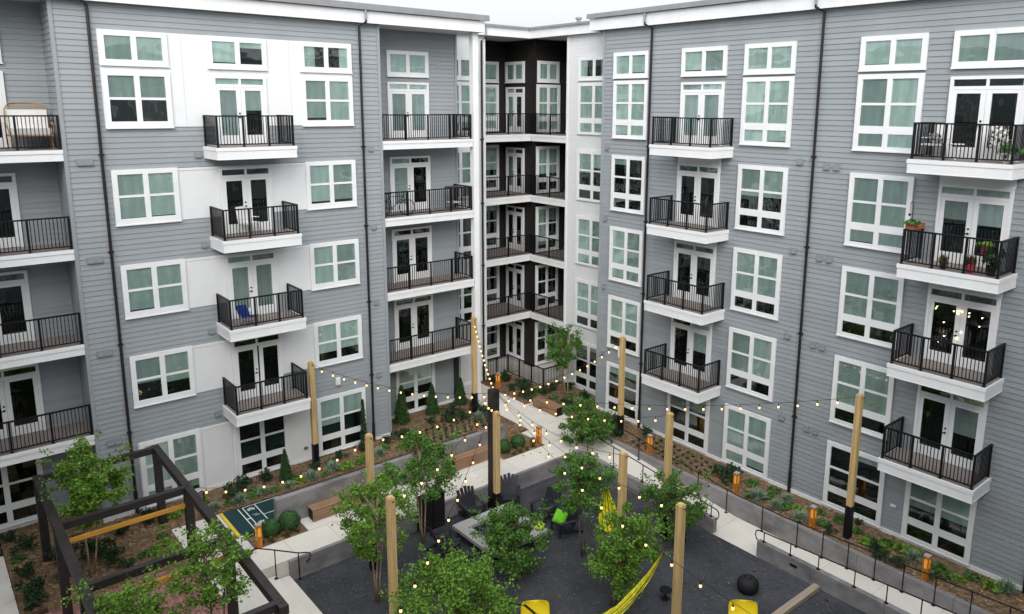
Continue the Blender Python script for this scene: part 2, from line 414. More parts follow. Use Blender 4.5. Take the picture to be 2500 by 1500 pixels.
def railing(par, runs, name_z=0.0, post_sp=0.95):
    """runs: list of ((x,y),(x,y), skip_first_post) in the parent's local metres"""
    for (a, b, skip) in runs:
        a, b = Vector((*a, 0)), Vector((*b, 0)); L = (b - a).length; d = (b - a) / L
        rz = math.atan2(d.y, d.x)
        obj('top_rail', cached(('trail', round(L,3)), lambda: MB().box(-.03, L+.03, -.032, .032, 1.025, 1.07)), 'black_metal', par, a, rz)
        obj('bottom_rail', cached(('brail', round(L,3)), lambda: MB().box(0, L, -.02, .02, .075, .11)), 'black_metal', par, a, rz)
        n = max(1, round(L / post_sp))
        pm = cached(('post',), lambda: MB().box(-.030, .030, -.030, .030, .0, 1.027).box(-.05, .05, -.05, .05, .0, .014))
        for i in range(n + 1):
            if i == 0 and skip: continue
            p = a + d * (L * i / n); obj('post', pm, 'black_metal', par, p, rz)
        def bal():
            mb = MB(); k = round(L / .105)
            for i in range(1, k):
                x = L * i / k
                if min(abs(x - L*j/n) for j in range(n+1)) < .04: continue
                mb.box(x-.011, x+.011, -.011, .011, .11, 1.03)
            return mb
        o = obj('balusters', cached(('bal', round(L,3), n), bal), 'black_metal', par, a, rz); o['kind'] = 'stuff'

def balcony(F, x0, x1, dep, fl, soff=True):
    w = x1 - x0
    def mk():
        mb = MB(); mb.box(.02, w-.02, -dep+.02, -.022, -.40, -.131).box(0, w, -dep, -.0225, -.13, -.012)
        mb.box(.012, w-.012, -dep+.012, -.023, -.425, -.401)
        return mb
    o = F.part('balcony', cached(('balc', round(w,3), round(dep,3)), mk), 'white_trim', x0, fl)
    obj('deck', cached(('deck', round(w,3), round(dep,3)), lambda: MB().box(.06, w-.06, -dep+.06, -.023, -.011, .0)), 'deck', o)
    i = .10
    railing(o, [((i, -.06), (i, -dep+i), False), ((i, -dep+i), (w-i, -dep+i), True), ((w-i, -dep+i), (w-i, -.06), True)])
    return o

def loggia_slab(F, x0, x1, front, fl, rail=True, side=None, z_low=.36):
    """slab of a recessed balcony; F is its back wall, front the distance out to its face"""
    w = x1 - x0
    o = F.part('balcony', cached(('logg', round(w,3), round(front,3)), lambda: MB().box(0, w, -front, -.022, -z_low, -.125).box(0, w, -front-.025, -.0222, -.124, -.012)), 'white_trim', x0, fl)
    obj('deck', cached(('ldeck', round(w,3), round(front,3)), lambda: MB().box(.01, w-.01, -front+.03, -.023, -.011, .0)), 'deck', o)
    if rail:
        runs = [((.06, -front+.09), (w-.06, -front+.09), False)]
        if side: runs.append(((w-.06, -front+.09), (w-.06, -side), True))
        railing(o, runs, post_sp=1.25)
    return o

# masonry core behind the siding (keeps the sky out of the rooms)
core = MB()
for (x0, x1, y0, y1) in ((-5, -.35, 28.50, 44), (-.34, 4.28, 30.06, 44), (4.295, 15.52, 28.50, 44), (15.53, 20.26, 30.06, 44), (20.27, 22.88, 31.51, 44),
                         (22.89, 26.23, 33.96, 44), (26.24, 28.4, 31.43, 44), (28.41, 42, 28.56, 44), (25.98, 42, 24.895, 28.55), (24.81, 42, -4.4, 24.885)):
    core.box(x0, x1, y0, y1, -.9, 17.85)
obj('wall_core', core, 'siding_grey', bld, -BO)

# siding
siding(FL, 4.29, 15.53, .10, 17.45, 'siding_grey')
siding(LB, -.35, 4.28, .10, 17.45, 'siding_grey')
siding(L2, 15.54, 20.27, .10, 17.45, 'siding_grey')
siding(FRt, -24.89, 4.4, .10, 17.62, 'siding_grey')
siding(FL, -5, -.35, .10, 17.45, 'siding_grey', True)
siding(WL, 20.28, 22.9, .10, 17.65, 'siding_white', True)
siding(WR, -28.55, -24.90, .10, 17.65, 'siding_white', True)
siding(A1, 22.9, 26.12, .02, 17.6, 'siding_dark', True)
siding(A2, -33.85, -31.32, .02, 17.6, 'siding_dark', True)
siding(A3, 26.12, 28.30, .02, 17.6, 'siding_dark', True)
siding(A4, -31.32, -28.55, .02, 17.6, 'siding_dark', True)
siding(Face('R', 4.29), -29.94, -28.40, .10, 17.45, 'siding_grey', True)       # side of the left loggia
# corner boards
for F, x, m in ((FL, 4.27, 'siding_grey'), (FL, 15.43, 'siding_grey'), (FRt, -24.91, 'siding_grey'), (WR, -28.57, 'white_trim'), (WL, 22.84, 'white_trim'), (L2, 20.18, 'siding_grey')):
    rects(F, 'corner_board', m, x, x+.115, .0, 17.5, -.01, .046)
# dark corner column where the two corner balconies meet
rects(A3, 'corner_board', 'siding_dark', 26.07, 26.15, .0, 17.6, .003, .05)
rects(A2, 'corner_board', 'siding_dark', -31.42, -31.26, .0, 17.6, .003, .05)
# skirting along the foot of the walls
for F, x0, x1 in ((FL, 4.26, 15.55), (LB, -.3, 4.25), (L2, 15.6, 20.27), (FRt, -24.9, 4.4), (WR, -28.55, -24.92), (WL, 20.3, 22.88)):
    rects(F, 'skirting', 'white_trim', x0, x1, -.12, .115, .0, .055)
# white panels of the left bay
def panels(x0, x1, z0, z1, n):
    w = (x1 - x0) / n
    for i in range(n): rects(FL, 'white_panel', 'white_panel', x0+i*w+.003, x0+(i+1)*w-.003, z0, z1, .003, .0365)
panels(5.53, 14.29, 13.47, 16.56, 7)
for fl in (3.2, 6.4, 9.6):
    panels(7.57, 8.96, fl+.67, fl+2.38, 1); panels(8.961, 10.86, fl+.0, fl+2.38, 1); panels(10.861, 12.21, fl+.67, fl+2.38, 1)
    rects(FL, 'panel_cap', 'white_trim', 7.57, 12.21, fl+2.381, fl+2.46, .004, .055)
panels(5.55, 12.00, .116, 2.40, 6)
rects(FL, 'panel_cap', 'white_trim', 5.55, 12.00, 2.401, 2.48, .004, .055)

# windows and doors, left bay
for fl, a, b, d in ((12.8, (.5, .5), (1, 1), (1, .45)), (9.6, (.98, .97), (.94, .92), (0, 0)), (6.4, (1, 1), (1, 1), (1, 1)), (3.2, (.58, .68), (.78, .74), (0, 0))):
    winA(FL, 5.55, 7.59, fl, a); winA(FL, 12.19, 14.27, fl, b)
    door(FL, 8.97, 10.85, fl, d, ajar=1 if fl == 3.2 else 0)
    balcony(FL, 8.50, 11.33, 1.47, fl)
winU(FL, 5.55, 7.59, 12.8, (1, 1)); winU(FL, 8.87, 10.93, 12.8, (1, .25)); winU(FL, 12.19, 14.27, 12.8, (1, 1))
winB(FL, 5.58, 7.62, -.04, (1, 1)); winB(FL, 8.87, 10.93, -.04, (0, 0)); winB(FL, 12.15, 14.32, -.04, (.5, .35))
# left loggia
for fl, d in ((12.8, (0, 0)), (9.6, (0, 0)), (6.4, (0, 0)), (3.2, (0, 0))):
    loggia_slab(LB, -.35, 4.285, 1.57, fl); door(LB, 1.05, 3.10, fl, d)
winU(LB, 1.03, 3.12, 12.8, (1, 1)); winB(LB, .7, 2.85, -.02, (0, 0)); winB(LB, -1.7 + 1.3, .64, -.02, (0, 0))
# second loggia
for fl, d in ((12.8, (1, 1)), (9.6, (1, 0)), (6.4, (0, 0)), (3.2, (0, 0))):
    loggia_slab(L2, 15.54, 20.06, 1.57, fl, side=.14); door(L2, 16.69, 18.74, fl, d)
winU(L2, 16.69, 18.75, 12.8, (1, 1)); winB(L2, 16.68, 18.77, -.04, (.5, .5))
rects(L2, 'ground_door', 'pipe_dark', 20.30-.42, 20.26, .02, 2.2, .036, .045)
obj('column', MB().box(20.09, 20.37, 28.36, 28.64, -.1, 17.4), 'white_trim', bld, -BO)
# right bay
for fl, z, c, d, e, f in ((12.8, (1, 1), (1, 1), (1, 1), (1, 1), (0, 0)), (9.6, (.12, .0), (0, 0), (.46, .46), (1, 1), (.36, .42)),
                          (6.4, (1, 1), (0, 0), (.80, .80), (.80, .80), (0, 0)), (3.2, (.80, .80), (0, .5), (.80, .80), (.80, .80), (0, .55))):
    winB(FRt, -24.17, -22.19, fl, z); winB(FRt, -17.46, -15.35, fl, d); winB(FRt, -12.99, -10.86, fl, e)
    door(FRt, -20.40, -18.31, fl, c, head=.34 if fl < 12 else 0); balcony(FRt, -20.78, -17.76, 1.45, fl)
    door(FRt, -10.08, -8.00, fl, f, head=.34 if fl < 12 else 0); balcony(FRt, -10.56, -7.66, 1.40, fl)
    if fl == 12.8:
        for a, b in ((-24.2, -22.2), (-20.42, -18.25), (-17.46, -15.35), (-12.99, -10.86), (-10.10, -7.98)): winU(FRt, a, b, fl, (1, 1))
for a, b, dr in ((-24.17, -22.10, (.15, .15)), (-20.44, -18.23, (.35, .3)), (-17.46, -15.35, (1, 1)), (-13.0, -10.85, (0, .1)), (-10.13, -7.97, (.5, .5))):
    winB(FRt, a, b, 0.0, dr)
# white recessed walls and the dark corner
for fl, l, r, a, b in ((12.8, (1, 1), (1, 1), (1, 1), (1, 1)), (9.6, (1, 1), (.42, .3), (.55, .55), (.6, .6)), (6.4, (.1, 0), (1, 1), (.1, .1), (.9, .3)), (3.2, (0, 0), (.8, .8), (0, 0), (0, 0)), (0.0, (0, 0), (.1, .1), (0, 0), (.2, 0))):
    if fl > 0: winB(WL, 20.62, 22.20, fl, l, sill=False)
    winB(WR, -27.70, -25.56, fl, r, sill=False)
    winB(A1, 23.62, 25.60, fl, a); winB(A3, 26.17, 27.78, fl, b); winB(A4, -31.22, -29.3, fl, (0, 0))
    if fl == 12.8:
        winU(WL, 20.62, 22.20, fl, (1, 1)); winU(WR, -27.70, -25.56, fl, (1, 1)); winU(A1, 23.62, 25.60, fl, (1, 1)); winU(A3, 26.22, 27.70, fl, (1, 1))
        winU(A2, -33.76, -32.14, fl, (1, 1)); winU(A4, -31.22, -29.3, fl, (1, 1))
    door(A2, -33.70, -32.14, fl, (1, 0) if fl > 9 else (0, 0))
    if fl > 0:
        o = loggia_slab(A1, 22.9, 26.10, 2.43, fl); o2 = loggia_slab(A4, -31.30, -28.56, 2.42, fl)
# two unseen wings behind the camera, added for courtyard shade and window reflections
for nm, bx, face in (('south_wing', (-5, 42, -20, -4.5), 'S'), ('west_wing', (-20, -5.01, -20, 28.3), 'W')):
    w_ = obj('unseen_rear_wing', MB().box(bx[0], bx[1], bx[2], bx[3], -.9, 17.6).box(bx[0]-.3, bx[1]+.3, bx[2]-.3, bx[3]+.3, 17.601, 18.1), 'siding_grey', bld, -BO)
    cas = cached(('rearwin',), lambda: MB().box(-1.05, 1.05, 0, .06, -.05, 2.45)); pan = cached(('rearpane',), lambda: MB().box(-.88, -.08, .061, .07, .1, 2.3).box(.08, .88, .061, .07, .1, 2.3))
    for fl in range(5):
        for k in range(10):
            t = -3 + k*3.6 if face == 'S' else -2.5 + k*3.3
            if t > 23 and face == 'S' or t > 27: continue
            q = obj('unseen_rear_window', cas, 'white_trim', w_, (t, bx[3]+.001, fl*3.2+.1) if face == 'S' else (bx[1]+.001, t, fl*3.2+.1), 0 if face == 'S' else -math.pi/2)
            obj('unseen_rear_pane', pan, 'unlit_room_dark' if (k*7+fl*3) % 3 else 'blind', q)
# roof edge: fascia, gutter, soffit
def roofbit(name, m, *boxes):
    mb = MB()
    for b in boxes: mb.box(*b)
    return obj(name, mb, m, bld, -BO)
roofbit('roof_fascia', 'white_trim', (-5, 20.55, 28.10, 28.16, 17.38, 17.84)); roofbit('roof_fascia', 'white_trim', (20.49, 20.55, 28.161, 31.2, 17.38, 17.84))
roofbit('roof_fascia', 'white_trim', (24.42, 24.48, -4.4, 25.55, 17.53, 18.02)); roofbit('roof_fascia', 'white_trim', (24.481, 25.6, 25.49, 25.55, 17.53, 18.02))
roofbit('roof_fascia', 'white_trim', (20.56, 25.66, 31.14, 31.20, 17.60, 18.02)); roofbit('roof_fascia', 'white_trim', (25.60, 25.66, 25.56, 31.139, 17.60, 18.02))
roofbit('gutter', 'gutter_grey', (-5, 20.72, 27.96, 28.15, 17.86, 17.98), (-5, 20.76, 28.02, 28.5, 17.981, 18.10))
roofbit('gutter', 'gutter_grey', (24.28, 24.47, -4.4, 25.62, 18.04, 18.14), (24.34, 24.8, -4.4, 25.66, 18.141, 18.24))
roofbit('gutter', 'gutter_grey', (20.77, 25.64, 31.02, 31.18, 18.03, 18.13)); roofbit('gutter', 'gutter_grey', (25.48, 25.64, 25.67, 31.01, 18.03, 18.13))
roofbit('soffit', 'soffit', (-5, 20.48, 28.17, 29.94, 17.39, 17.43), (24.49, 24.69, -4.4, 25.48, 17.55, 17.60), (20.56, 26.1, 31.21, 33.84, 17.61, 17.66), (25.67, 28.29, 25.56, 31.20, 17.61, 17.66))
roofbit('roof', 'gutter_grey', (-5, 20.6, 28.51, 44, 17.851, 18.06), (24.81, 42, -4.4, 25.6, 17.851, 18.2), (20.61, 42, 31.25, 44, 17.851, 18.0), (25.7, 42, 25.61, 31.24, 17.851, 18.0))
for p in ((21.6, 31.6), (26.4, 28.4)):
    obj('roof_vent', MB().lathe([(.10,0),(.10,.32),(.16,.34),(.16,.42),(.02,.46)], 10), 'gutter_grey', bld, Vector((p[0], p[1], 18.05)) - BO)
# downpipes
def downpipe(F, x, ztop, out_top, jog=.22, zb=-.02, kick=True):
    mb = MB(); s = .048
    mb.tube([(0,-out_top,ztop), (0,-out_top,ztop-.50)], s, 8, caps=True)
    o = F.part('downpipe', mb, 'gutter_grey', x - jog*0, 0)
    mb = MB(); mb.tube([(0,-out_top,ztop-.50), (0,-out_top,ztop-.58), (jog,-.09,ztop-.72), (jog,-.09,zb+.8)], s, 8)
    mb.tube([(jog,-.09,zb+.82), (jog,-.09,zb)], s*1.35, 8)
    obj('pipe_run', mb, 'pipe_dark', o)
    for z in (3.0, 6.2, 9.4, 12.6): obj('bracket', cached(('brkt',), lambda: MB().box(-.075, .075, -.15, -.034, -.03, .03)), 'pipe_dark', o, (jog, 0, z))
downpipe(FL, 5.10, 17.98, .38); downpipe(FL, 14.80, 17.98, .38, jog=-.15); downpipe(FRt, -22.22, 18.16, .36, jog=.18); downpipe(FRt, -14.55, 18.16, .36, jog=.18)
downpipe(FRt, -6.5, 18.16, .36, jog=.12); downpipe(WL, 22.80, 18.06, .33, jog=-.10)
# wall vents in pairs, wall lamp, outlet
def vent(F, x, z): F.part('wall_vent', cached(('vent',), lambda: MB().box(-.12,.12,-.055,-.034,-.11,.11).box(-.09,.09,-.095,-.056,-.10,-.04)), 'vent_grey', x, z)
for fl in (3.2, 6.4, 9.6, 12.8):
    for x in (4.72, 4.96): vent(FL, x, fl-.42)
    for x in (-14.92, ): vent(FRt, x, fl-.42)
    for x in (-13.88, -13.52): vent(FRt, x, fl-.52)
    vent(FL, 8.32, fl-.30); vent(FL, 15.02, fl-.30); vent(FRt, -24.52, fl-.35)
FL.part('wall_lamp', MB().box(-.09,.09,-.12,-.034,-.16,.16).box(-.06,.06,-.16,-.121,-.12,.12), 'white_trim', 13.12, 3.05)
FRt.part('wall_lamp', MB().box(-.09,.09,-.12,-.034,-.16,.16), 'white_trim', -23.35, 3.1)
FL.part('outlet_box', MB().box(-.08,.08,-.08,-.037,-.06,.06), 'metal_grey', 11.62, .55)
FRt.part('outlet_box', MB().box(-.09,.09,-.06,-.034,-.05,.05), 'white_trim', -10.5, 1.05)

# ------------------------------------------------------------------ ground, paths, court
def struct(name, mb, m): return tag(obj(name, mb, m), kind='structure')
struct('ground', MB().box(-300, 300, -300, 300, -1.3, -.95), 'ground')
struct('gravel_court', MB().box(6.9, 21.0, -4.4, 22.12, -.94, -.73), 'gravel')
def slabs(name, regions, m='pavement', size=1.55, gap=.010, z=-.05, th=.55):
    root = tag(empty(name, (regions[0][0], regions[0][2], z)), kind='structure'); o0 = Vector(root.location)
    for (x0, x1, y0, y1) in regions:
        nx, ny = max(1, round((x1-x0)/size)), max(1, round((y1-y0)/size)); dx, dy = (x1-x0)/nx, (y1-y0)/ny
        for i in range(nx):
            for j in range(ny):
                me = cached(('slab', round(dx,3), round(dy,3), th), lambda: MB().box(gap/2, dx-gap/2, gap/2, dy-gap/2, -th, 0))
                obj('concrete_slab', me, m, root, Vector((x0+i*dx, y0+j*dy, z)) - o0)
    struct(name + '_bed', MB().box(min(r[0] for r in regions)+.02, max(r[1] for r in regions)-.02, min(r[2] for r in regions)+.05, max(r[3] for r in regions)-.05, -.93, -.16), 'concrete_wall') if len(regions) == 1 else None
    return root
slabs('terrace', [(7.06, 20.98, 22.14, 23.36)], size=1.55)
slabs('path', [(9.52, 17.92, 23.37, 24.24), (20.17, 22.58, 23.37, 25.0), (20.62, 22.40, 25.01, 33.0), (20.99, 22.58, 22.14, 23.36), (22.41, 23.05, 24.9, 27.45), (6.02, 7.05, 8, 24.8), (5.93, 7.50, 24.81, 26.4), (7.06, 7.70, 23.37, 24.48)], size=1.5)
slabs('patio', [(-6, 1.36, 18, 28.1)], z=-.02)
slabs('corner_patio', [(22.9, 26.0, 31.42, 33.5), (24.45, 28.0, 28.56, 31.30)], z=.0)
struct('terrace_fill', MB().box(7.06, 20.97, 22.20, 28.3, -.93, -.62), 'concrete_wall')
# steps down into the court
st = tag(empty('steps', (7.05, 15, -.73)), kind='structure')
for i, (xa, xb, zt) in enumerate(((7.06, 7.46, -.22), (7.462, 7.86, -.39), (7.862, 8.28, -.56))):
    obj('step', MB().box(xa, xb, 8, 22.10, -.93, zt), 'pavement', st, (-7.05, -15, .73))
# shuffleboard court with its lines and numbers
ct = tag(obj('shuffleboard_court', MB().box(7.63, 18.6, 24.53, 26.34, -.3, -.045), 'court_green'), kind='structure')
lines = MB()
for x in (8.14, 8.30, 8.73, 9.62): lines.box(x-.018, x+.018, 24.56, 26.30, -.045, -.041)
lines.box(8.32, 9.6, 26.28, 26.305, -.045, -.0412).box(8.75, 9.6, 25.385, 25.415, -.045, -.0412).box(8.16, 8.28, 25.39, 25.45, -.045, -.0412)
lines.box(8.46, 8.66, 25.50, 25.52, -.045, -.0412).box(8.40, 8.60, 25.60, 25.615, -.045, -.0412)
obj('painted_lines', lines, 'line_white', ct)
emblem = MB()
for cx_, cy_ in ((8.51, 26.02), (8.51, 24.92)):          # white leaf-like emblem in each scoring box
    for k in range(7):
        a = R(-30 + k*40); emblem.cbox((cx_ + .07*math.cos(a), cy_ + .07*math.sin(a), -.043), (.13, .045, .004), Matrix.Rotation(a, 3, 'Z'))
obj('painted_emblem', emblem, 'line_white', ct)
obj('edge_stripe', MB().box(7.51, 7.628, 24.53, 26.40, -.3, -.040), 'line_yellow', ct)
# planting beds
def bed(name, x0, x1, y0, y1, z): return struct(name, MB().box(x0, x1, y0, y1, -.93, z), 'mulch')
BEDS = [(7.51, 20.60, 26.42, 28.36, -.02), (4.6, 7.50, 26.42, 28.36, -.05), (15.56, 20.60, 28.37, 29.9, -.02), (18.7, 20.60, 25.12, 26.41, -.03), (7.72, 9.50, 23.38, 24.23, -.07), (17.94, 20.15, 23.38, 24.24, -.07),
        (18.72, 20.15, 24.25, 25.10, -.07), (22.82, 24.66, -4.4, 24.88, -.03), (23.06, 25.84, 24.90, 27.44, -.03), (22.42, 24.44, 27.46, 31.40, -.03), (24.45, 25.84, 27.45, 28.54, -.03), (1.38, 5.92, 24.32, 29.9, -.08), (2.02, 5.92, 24.0, 24.31, -.09)]
for b in BEDS: bed('mulch_bed', *b)
def chips(name, area, n, size, m, label, cat):
    mb = MB(); rr = random.Random(3)
    tot = sum((a[1]-a[0])*(a[3]-a[2]) for a in area)
    for a in area:
        for _ in range(int(n * (a[1]-a[0])*(a[3]-a[2]) / tot)):
            c = Vector((rr.uniform(a[0]+.03, a[1]-.03), rr.uniform(a[2]+.03, a[3]-.03), a[4] + rr.uniform(.004, .03)))
            s = size * rr.uniform(.5, 1.5); q = Matrix.Rotation(rr.uniform(0, 6.28), 3, 'Z') @ Matrix.Rotation(rr.gauss(0, .35), 3, 'X')
            b = len(mb.v)
            for u, v in ((-1,-.35), (1,-.3), (.9,.35), (-1,.3)): mb.v.append(tuple(c + q @ Vector((u*s, v*s, 0))))
            mb.f.append((b, b+1, b+2, b+3))
    return tag(obj(name, mb, m), label, cat, kind='stuff')
chips('mulch_chips', [b for b in BEDS if b[2] > 2 or b[3] > 10], 26000, .045, 'mulch_chip', 'brown bark mulch chips covering the planting beds', 'mulch')
chips('fallen_leaves', [(8.4, 20.9, 9, 22.0, -.728), (9.6, 20.5, 22.2, 24.2, -.048), (21.3, 22.5, 22.2, 28, -.048)], 420, .045, 'leaf_brown', 'scattered dry fallen leaves on the court and terrace', 'leaves')
chips('gravel_stones', [(8.3, 20.9, 9, 22.0, -.735)], 16000, .035, 'pebble', 'dark grey loose gravel of the sunken court', 'gravel')
# brick paving under the pergola (too fine to pick apart: one mass of real bricks)
bk = MB(); rr = random.Random(5)
for i in range(44):
    for j in range(75):
        x = 1.45 + i*.105; y = 16.2 + j*.104*1.0
        if y > 24.0 or x > 5.98: continue
        w = .2 if (i + j) % 2 == 0 else .1
        bk.box(x+.003, x+.101, y+.003, y+.101, -.2, -.055 + rr.uniform(-.003, .003))
tag(obj('brick_paving', bk, 'brick'), 'red brick paving under the dark timber pergola', 'paving', kind='stuff')

# ------------------------------------------------------------------ garden walls
def wallthing(name, x0, x1, y0, y1, z0, z1, label, joints=(), axis='x', cap=True):
    root = tag(empty(name, ((x0+x1)/2, (y0+y1)/2, z0)), label, 'wall'); o0 = Vector(root.location)
    cuts = [x0 if axis == 'x' else y0] + list(joints) + [x1 if axis == 'x' else y1]
    for a, b in zip(cuts, cuts[1:]):
        if axis == 'x': mb = MB().box(a+.006, b-.006, y0, y1, z0, z1).box(a+.005, b-.005, y0+.012, y1-.012, z1, z1+.012)
        else: mb = MB().box(x0, x1, a+.006, b-.006, z0, z1).box(x0+.012, x1-.012, a+.005, b-.005, z1, z1+.012)
        obj('wall_panel', mb, 'concrete_wall', root, -o0)
    return root
wallthing('bench_wall', 8.78, 18.70, 24.25, 24.49, -.6, .93, 'freestanding concrete wall behind the two long timber benches', (11.25, 13.7, 16.2))
wallthing('terrace_wall', 8.29, 20.98, 22.0, 22.13, -.93, -.06, 'low concrete wall along the front edge of the bench terrace', (11.0, 13.6, 16.2, 18.8))
wallthing('planter_wall', 22.60, 22.81, -4.4, 22.1, -.93, -.005, 'long concrete retaining wall below the right planting bed', (-3, 1.5, 4.6, 7.6, 10.6, 13.6, 16.6, 19.6), 'y')
wallthing('ramp_wall', 21.0, 21.2, -4.4, 13.3, -.93, -.165, 'low concrete ramp wall with recessed lights at bottom right', (-3, .5, 3.6, 6.4, 8.9, 11.3), 'y')
wallthing('ramp_wall', 21.0, 21.2, 15.1, 22.12, -.93, -.18, 'low concrete ramp wall behind the trees and hammock', (17.4, 19.7), 'y')
# ramp surface: falls from the terrace to the court and climbs again
prof = [(-4.4, -.05), (2.0, -.05), (7.8, -.41), (13.2, -.725), (15.2, -.725), (21.6, -.06), (22.13, -.05)]
def walk_z(y):
    for (a, za), (b, zb) in zip(prof, prof[1:]):
        if a <= y <= b: return za + (zb-za)*(y-a)/(b-a)
    return -.05
rp = tag(empty('ramp', (21.9, 15, -.93)), kind='structure')
ys = [-4.4, -2, 0, 2.0, 3.9, 5.8, 7.8, 9.6, 11.4, 13.2, 15.2, 16.8, 18.4, 20, 21.6, 22.13]
for a, b in zip(ys, ys[1:]):
    za, zb = walk_z(a), walk_z(b); xl = 20.99 if a == 13.2 else 21.21; g = .005
    obj('ramp_slab', MB().quadbox([(xl,a+g,-.93),(22.595,a+g,-.93),(22.595,b-g,-.93),(xl,b-g,-.93),(xl,a+g,za),(22.595,a+g,za),(22.595,b-g,zb),(xl,b-g,zb)]), 'pavement', rp, (-21.9, -15, .93))
for y in (11.9, 8.2):
    tag(obj('recessed_light', MB().box(20.975, 20.998, y-.13, y+.13, -.42, -.34), 'pipe_dark'), 'recessed light in the ramp wall ' + ('by the black pouf' if y > 10 else 'near the timber beam'), 'light')
tag(obj('timber_beam', MB().box(15.0, 20.95, 10.90, 11.12, -.735, -.58), 'timber_pale'), 'pale squared timber beam lying on the dark gravel', 'timber')

# ------------------------------------------------------------------ rails
def rail_thing(name, label, path, posts, r=.021, extra=None):
    root = tag(empty(name, posts[0][0]), label, 'handrail'); o0 = Vector(root.location)
    mb = MB(); mb.smooth = True; mb.tube(path, r, 8); obj('rail', mb, 'black_metal', root, -o0)
    for b, t in posts:
        mb = MB(); mb.tube([b, (b[0], b[1], t)], r*.9, 8); mb.box(b[0]-.055, b[0]+.055, b[1]-.055, b[1]+.055, b[2], b[2]+.012); obj('post', mb, 'black_metal', root, -o0)
    return root
path = [(22.5, y, walk_z(y)+.93) for y in (21.9, 20.5, 19, 17.5, 16, 15.2, 13.2, 12, 10.5, 9, 7.5, 6, 4.5, 3, 1.0, -2)]
rail_thing('handrail', 'long black handrail beside the right retaining wall', path, [((22.5, y, walk_z(y)-.002), walk_z(y)+.93) for y in (21.7, 20.1, 18.5, 17, 15.65, 14.1, 12.7, 11.75, 10.85, 9.95, 9.05, 8.1, 7.1, 6.1, 5.0, 3.8, 2)])
def loop(y, z, s): return [(21.1, y, z), (21.1, y+s*.14, z-.01), (21.1, y+s*.22, z-.08), (21.1, y+s*.24, z-.2), (21.1, y+s*.2, z-.33), (21.1, y+s*.08, z-.40), (21.1, y-s*.02, z-.41)]
pa = loop(15.2, walk_z(15.2)+.92, -1)[::-1] + [(21.1, y, walk_z(y)+.92) for y in (16.2, 17.5, 19, 20.5, 21.9)]
rail_thing('handrail', 'black handrail with looped end above the ramp wall, behind the trees', pa, [((21.1, y, -.168), walk_z(y)+.92) for y in (15.3, 17, 18.6, 20.2, 21.7)])
pb = loop(13.2, walk_z(13.2)+.92, 1)[::-1] + [(21.1, y, walk_z(y)+.92) for y in (12.2, 10.8, 9.4, 8, 6.5, 5, 3, 0)]
rail_thing('handrail', 'black handrail with looped end above the ramp wall at bottom right', pb, [((21.1, y, -.153), walk_z(y)+.92) for y in (13.1, 12.1, 11.1, 9.9, 8.9, 7.9, 6.9, 5.8, 4.5, 3)])
ph = [(6.75, 21.92, .70), (7.05, 21.92, .86), (7.25, 21.92, .88), (7.8, 21.92, .60), (8.55, 21.92, .20), (8.80, 21.92, .12), (8.92, 21.92, .06), (8.95, 21.92, -.04), (8.90, 21.92, -.16), (8.80, 21.92, -.22)]
rail_thing('handrail', 'short black stair handrail beside the concrete steps', ph, [((7.02, 21.92, -.056), .84), ((7.80, 21.92, -.392), .60), ((8.55, 21.92, -.735), .20)])
# terrace rail of the dark corner, ground floor
tr = tag(empty('terrace_rail', (24.45, 28.5, -.05)), 'black metal railing around the ground floor terrace of the dark corner', 'railing')
railing(tr, [((0, 0), (0, 3.0), False), ((0, 0), (1.4, 0), True), ((0, 3.0), (-1.5, 3.0), True)], post_sp=1.0)

# ------------------------------------------------------------------ benches, bollards
def bench(x0, x1, y0, y1, zb, label, axis='x'):
    root = tag(empty('bench', ((x0+x1)/2, (y0+y1)/2, zb)), label, 'bench'); o0 = Vector(root.location); H = .45
    L, W = ((x1-x0), (y1-y0)) if axis == 'x' else ((y1-y0), (x1-x0))
    rz = 0 if axis == 'x' else -math.pi/2
    obj('frame', MB().box(-L/2+.02, L/2-.02, -W/2+.03, W/2-.03, 0, H-.04), 'black_metal', root, (0,0,0), rz)
    n = 5; w = W / n
    for i in range(n):
        obj('slat', cached(('bslat', round(L,2), round(w,3)), lambda: MB().box(-L/2, L/2, .004, w-.004, H-.038, H)), 'bench_wood', root, (0,0,0) , rz).location = (Matrix.Rotation(rz, 3, 'Z') @ Vector((0, -W/2 + i*w, 0)))
    for i in range(4):
        h = (H-.05)/4
        obj('front_slat', cached(('fslat', round(L,2), round(W,2)), lambda: MB().box(-L/2, L/2, -W/2-.004, -W/2+.026, .004, h-.006)), 'bench_wood', root, (0, 0, .006+i*h), rz)
    return root
bench(9.86, 12.25, 23.76, 24.21, -.05, 'slatted timber bench against the concrete wall, nearer the green court')
bench(15.80, 17.75, 23.76, 24.21, -.05, 'slatted timber bench against the concrete wall, behind the black post')
bench(22.50, 22.96, 25.30, 27.02, -.05, 'brown timber bench standing alone on the path near the dark corner', 'y')
def bollard(x, y, zb, label):
    root = tag(empty('bollard', (x, y, zb)), label, 'bollard', 'orange timber bollard lights')
    obj('post', MB().box(-.085,.085,-.085,.085,.0,.80), 'orange_wood', root)
    obj('cap', MB().box(-.09,.09,-.09,.09,.801,.84), 'concrete', root)
    obj('lamp', MB().box(-.045,.045,-.089,-.0855,.42,.72).box(-.089,-.0855,-.045,.045,.42,.72), 'bollard_glow', root)
    return root
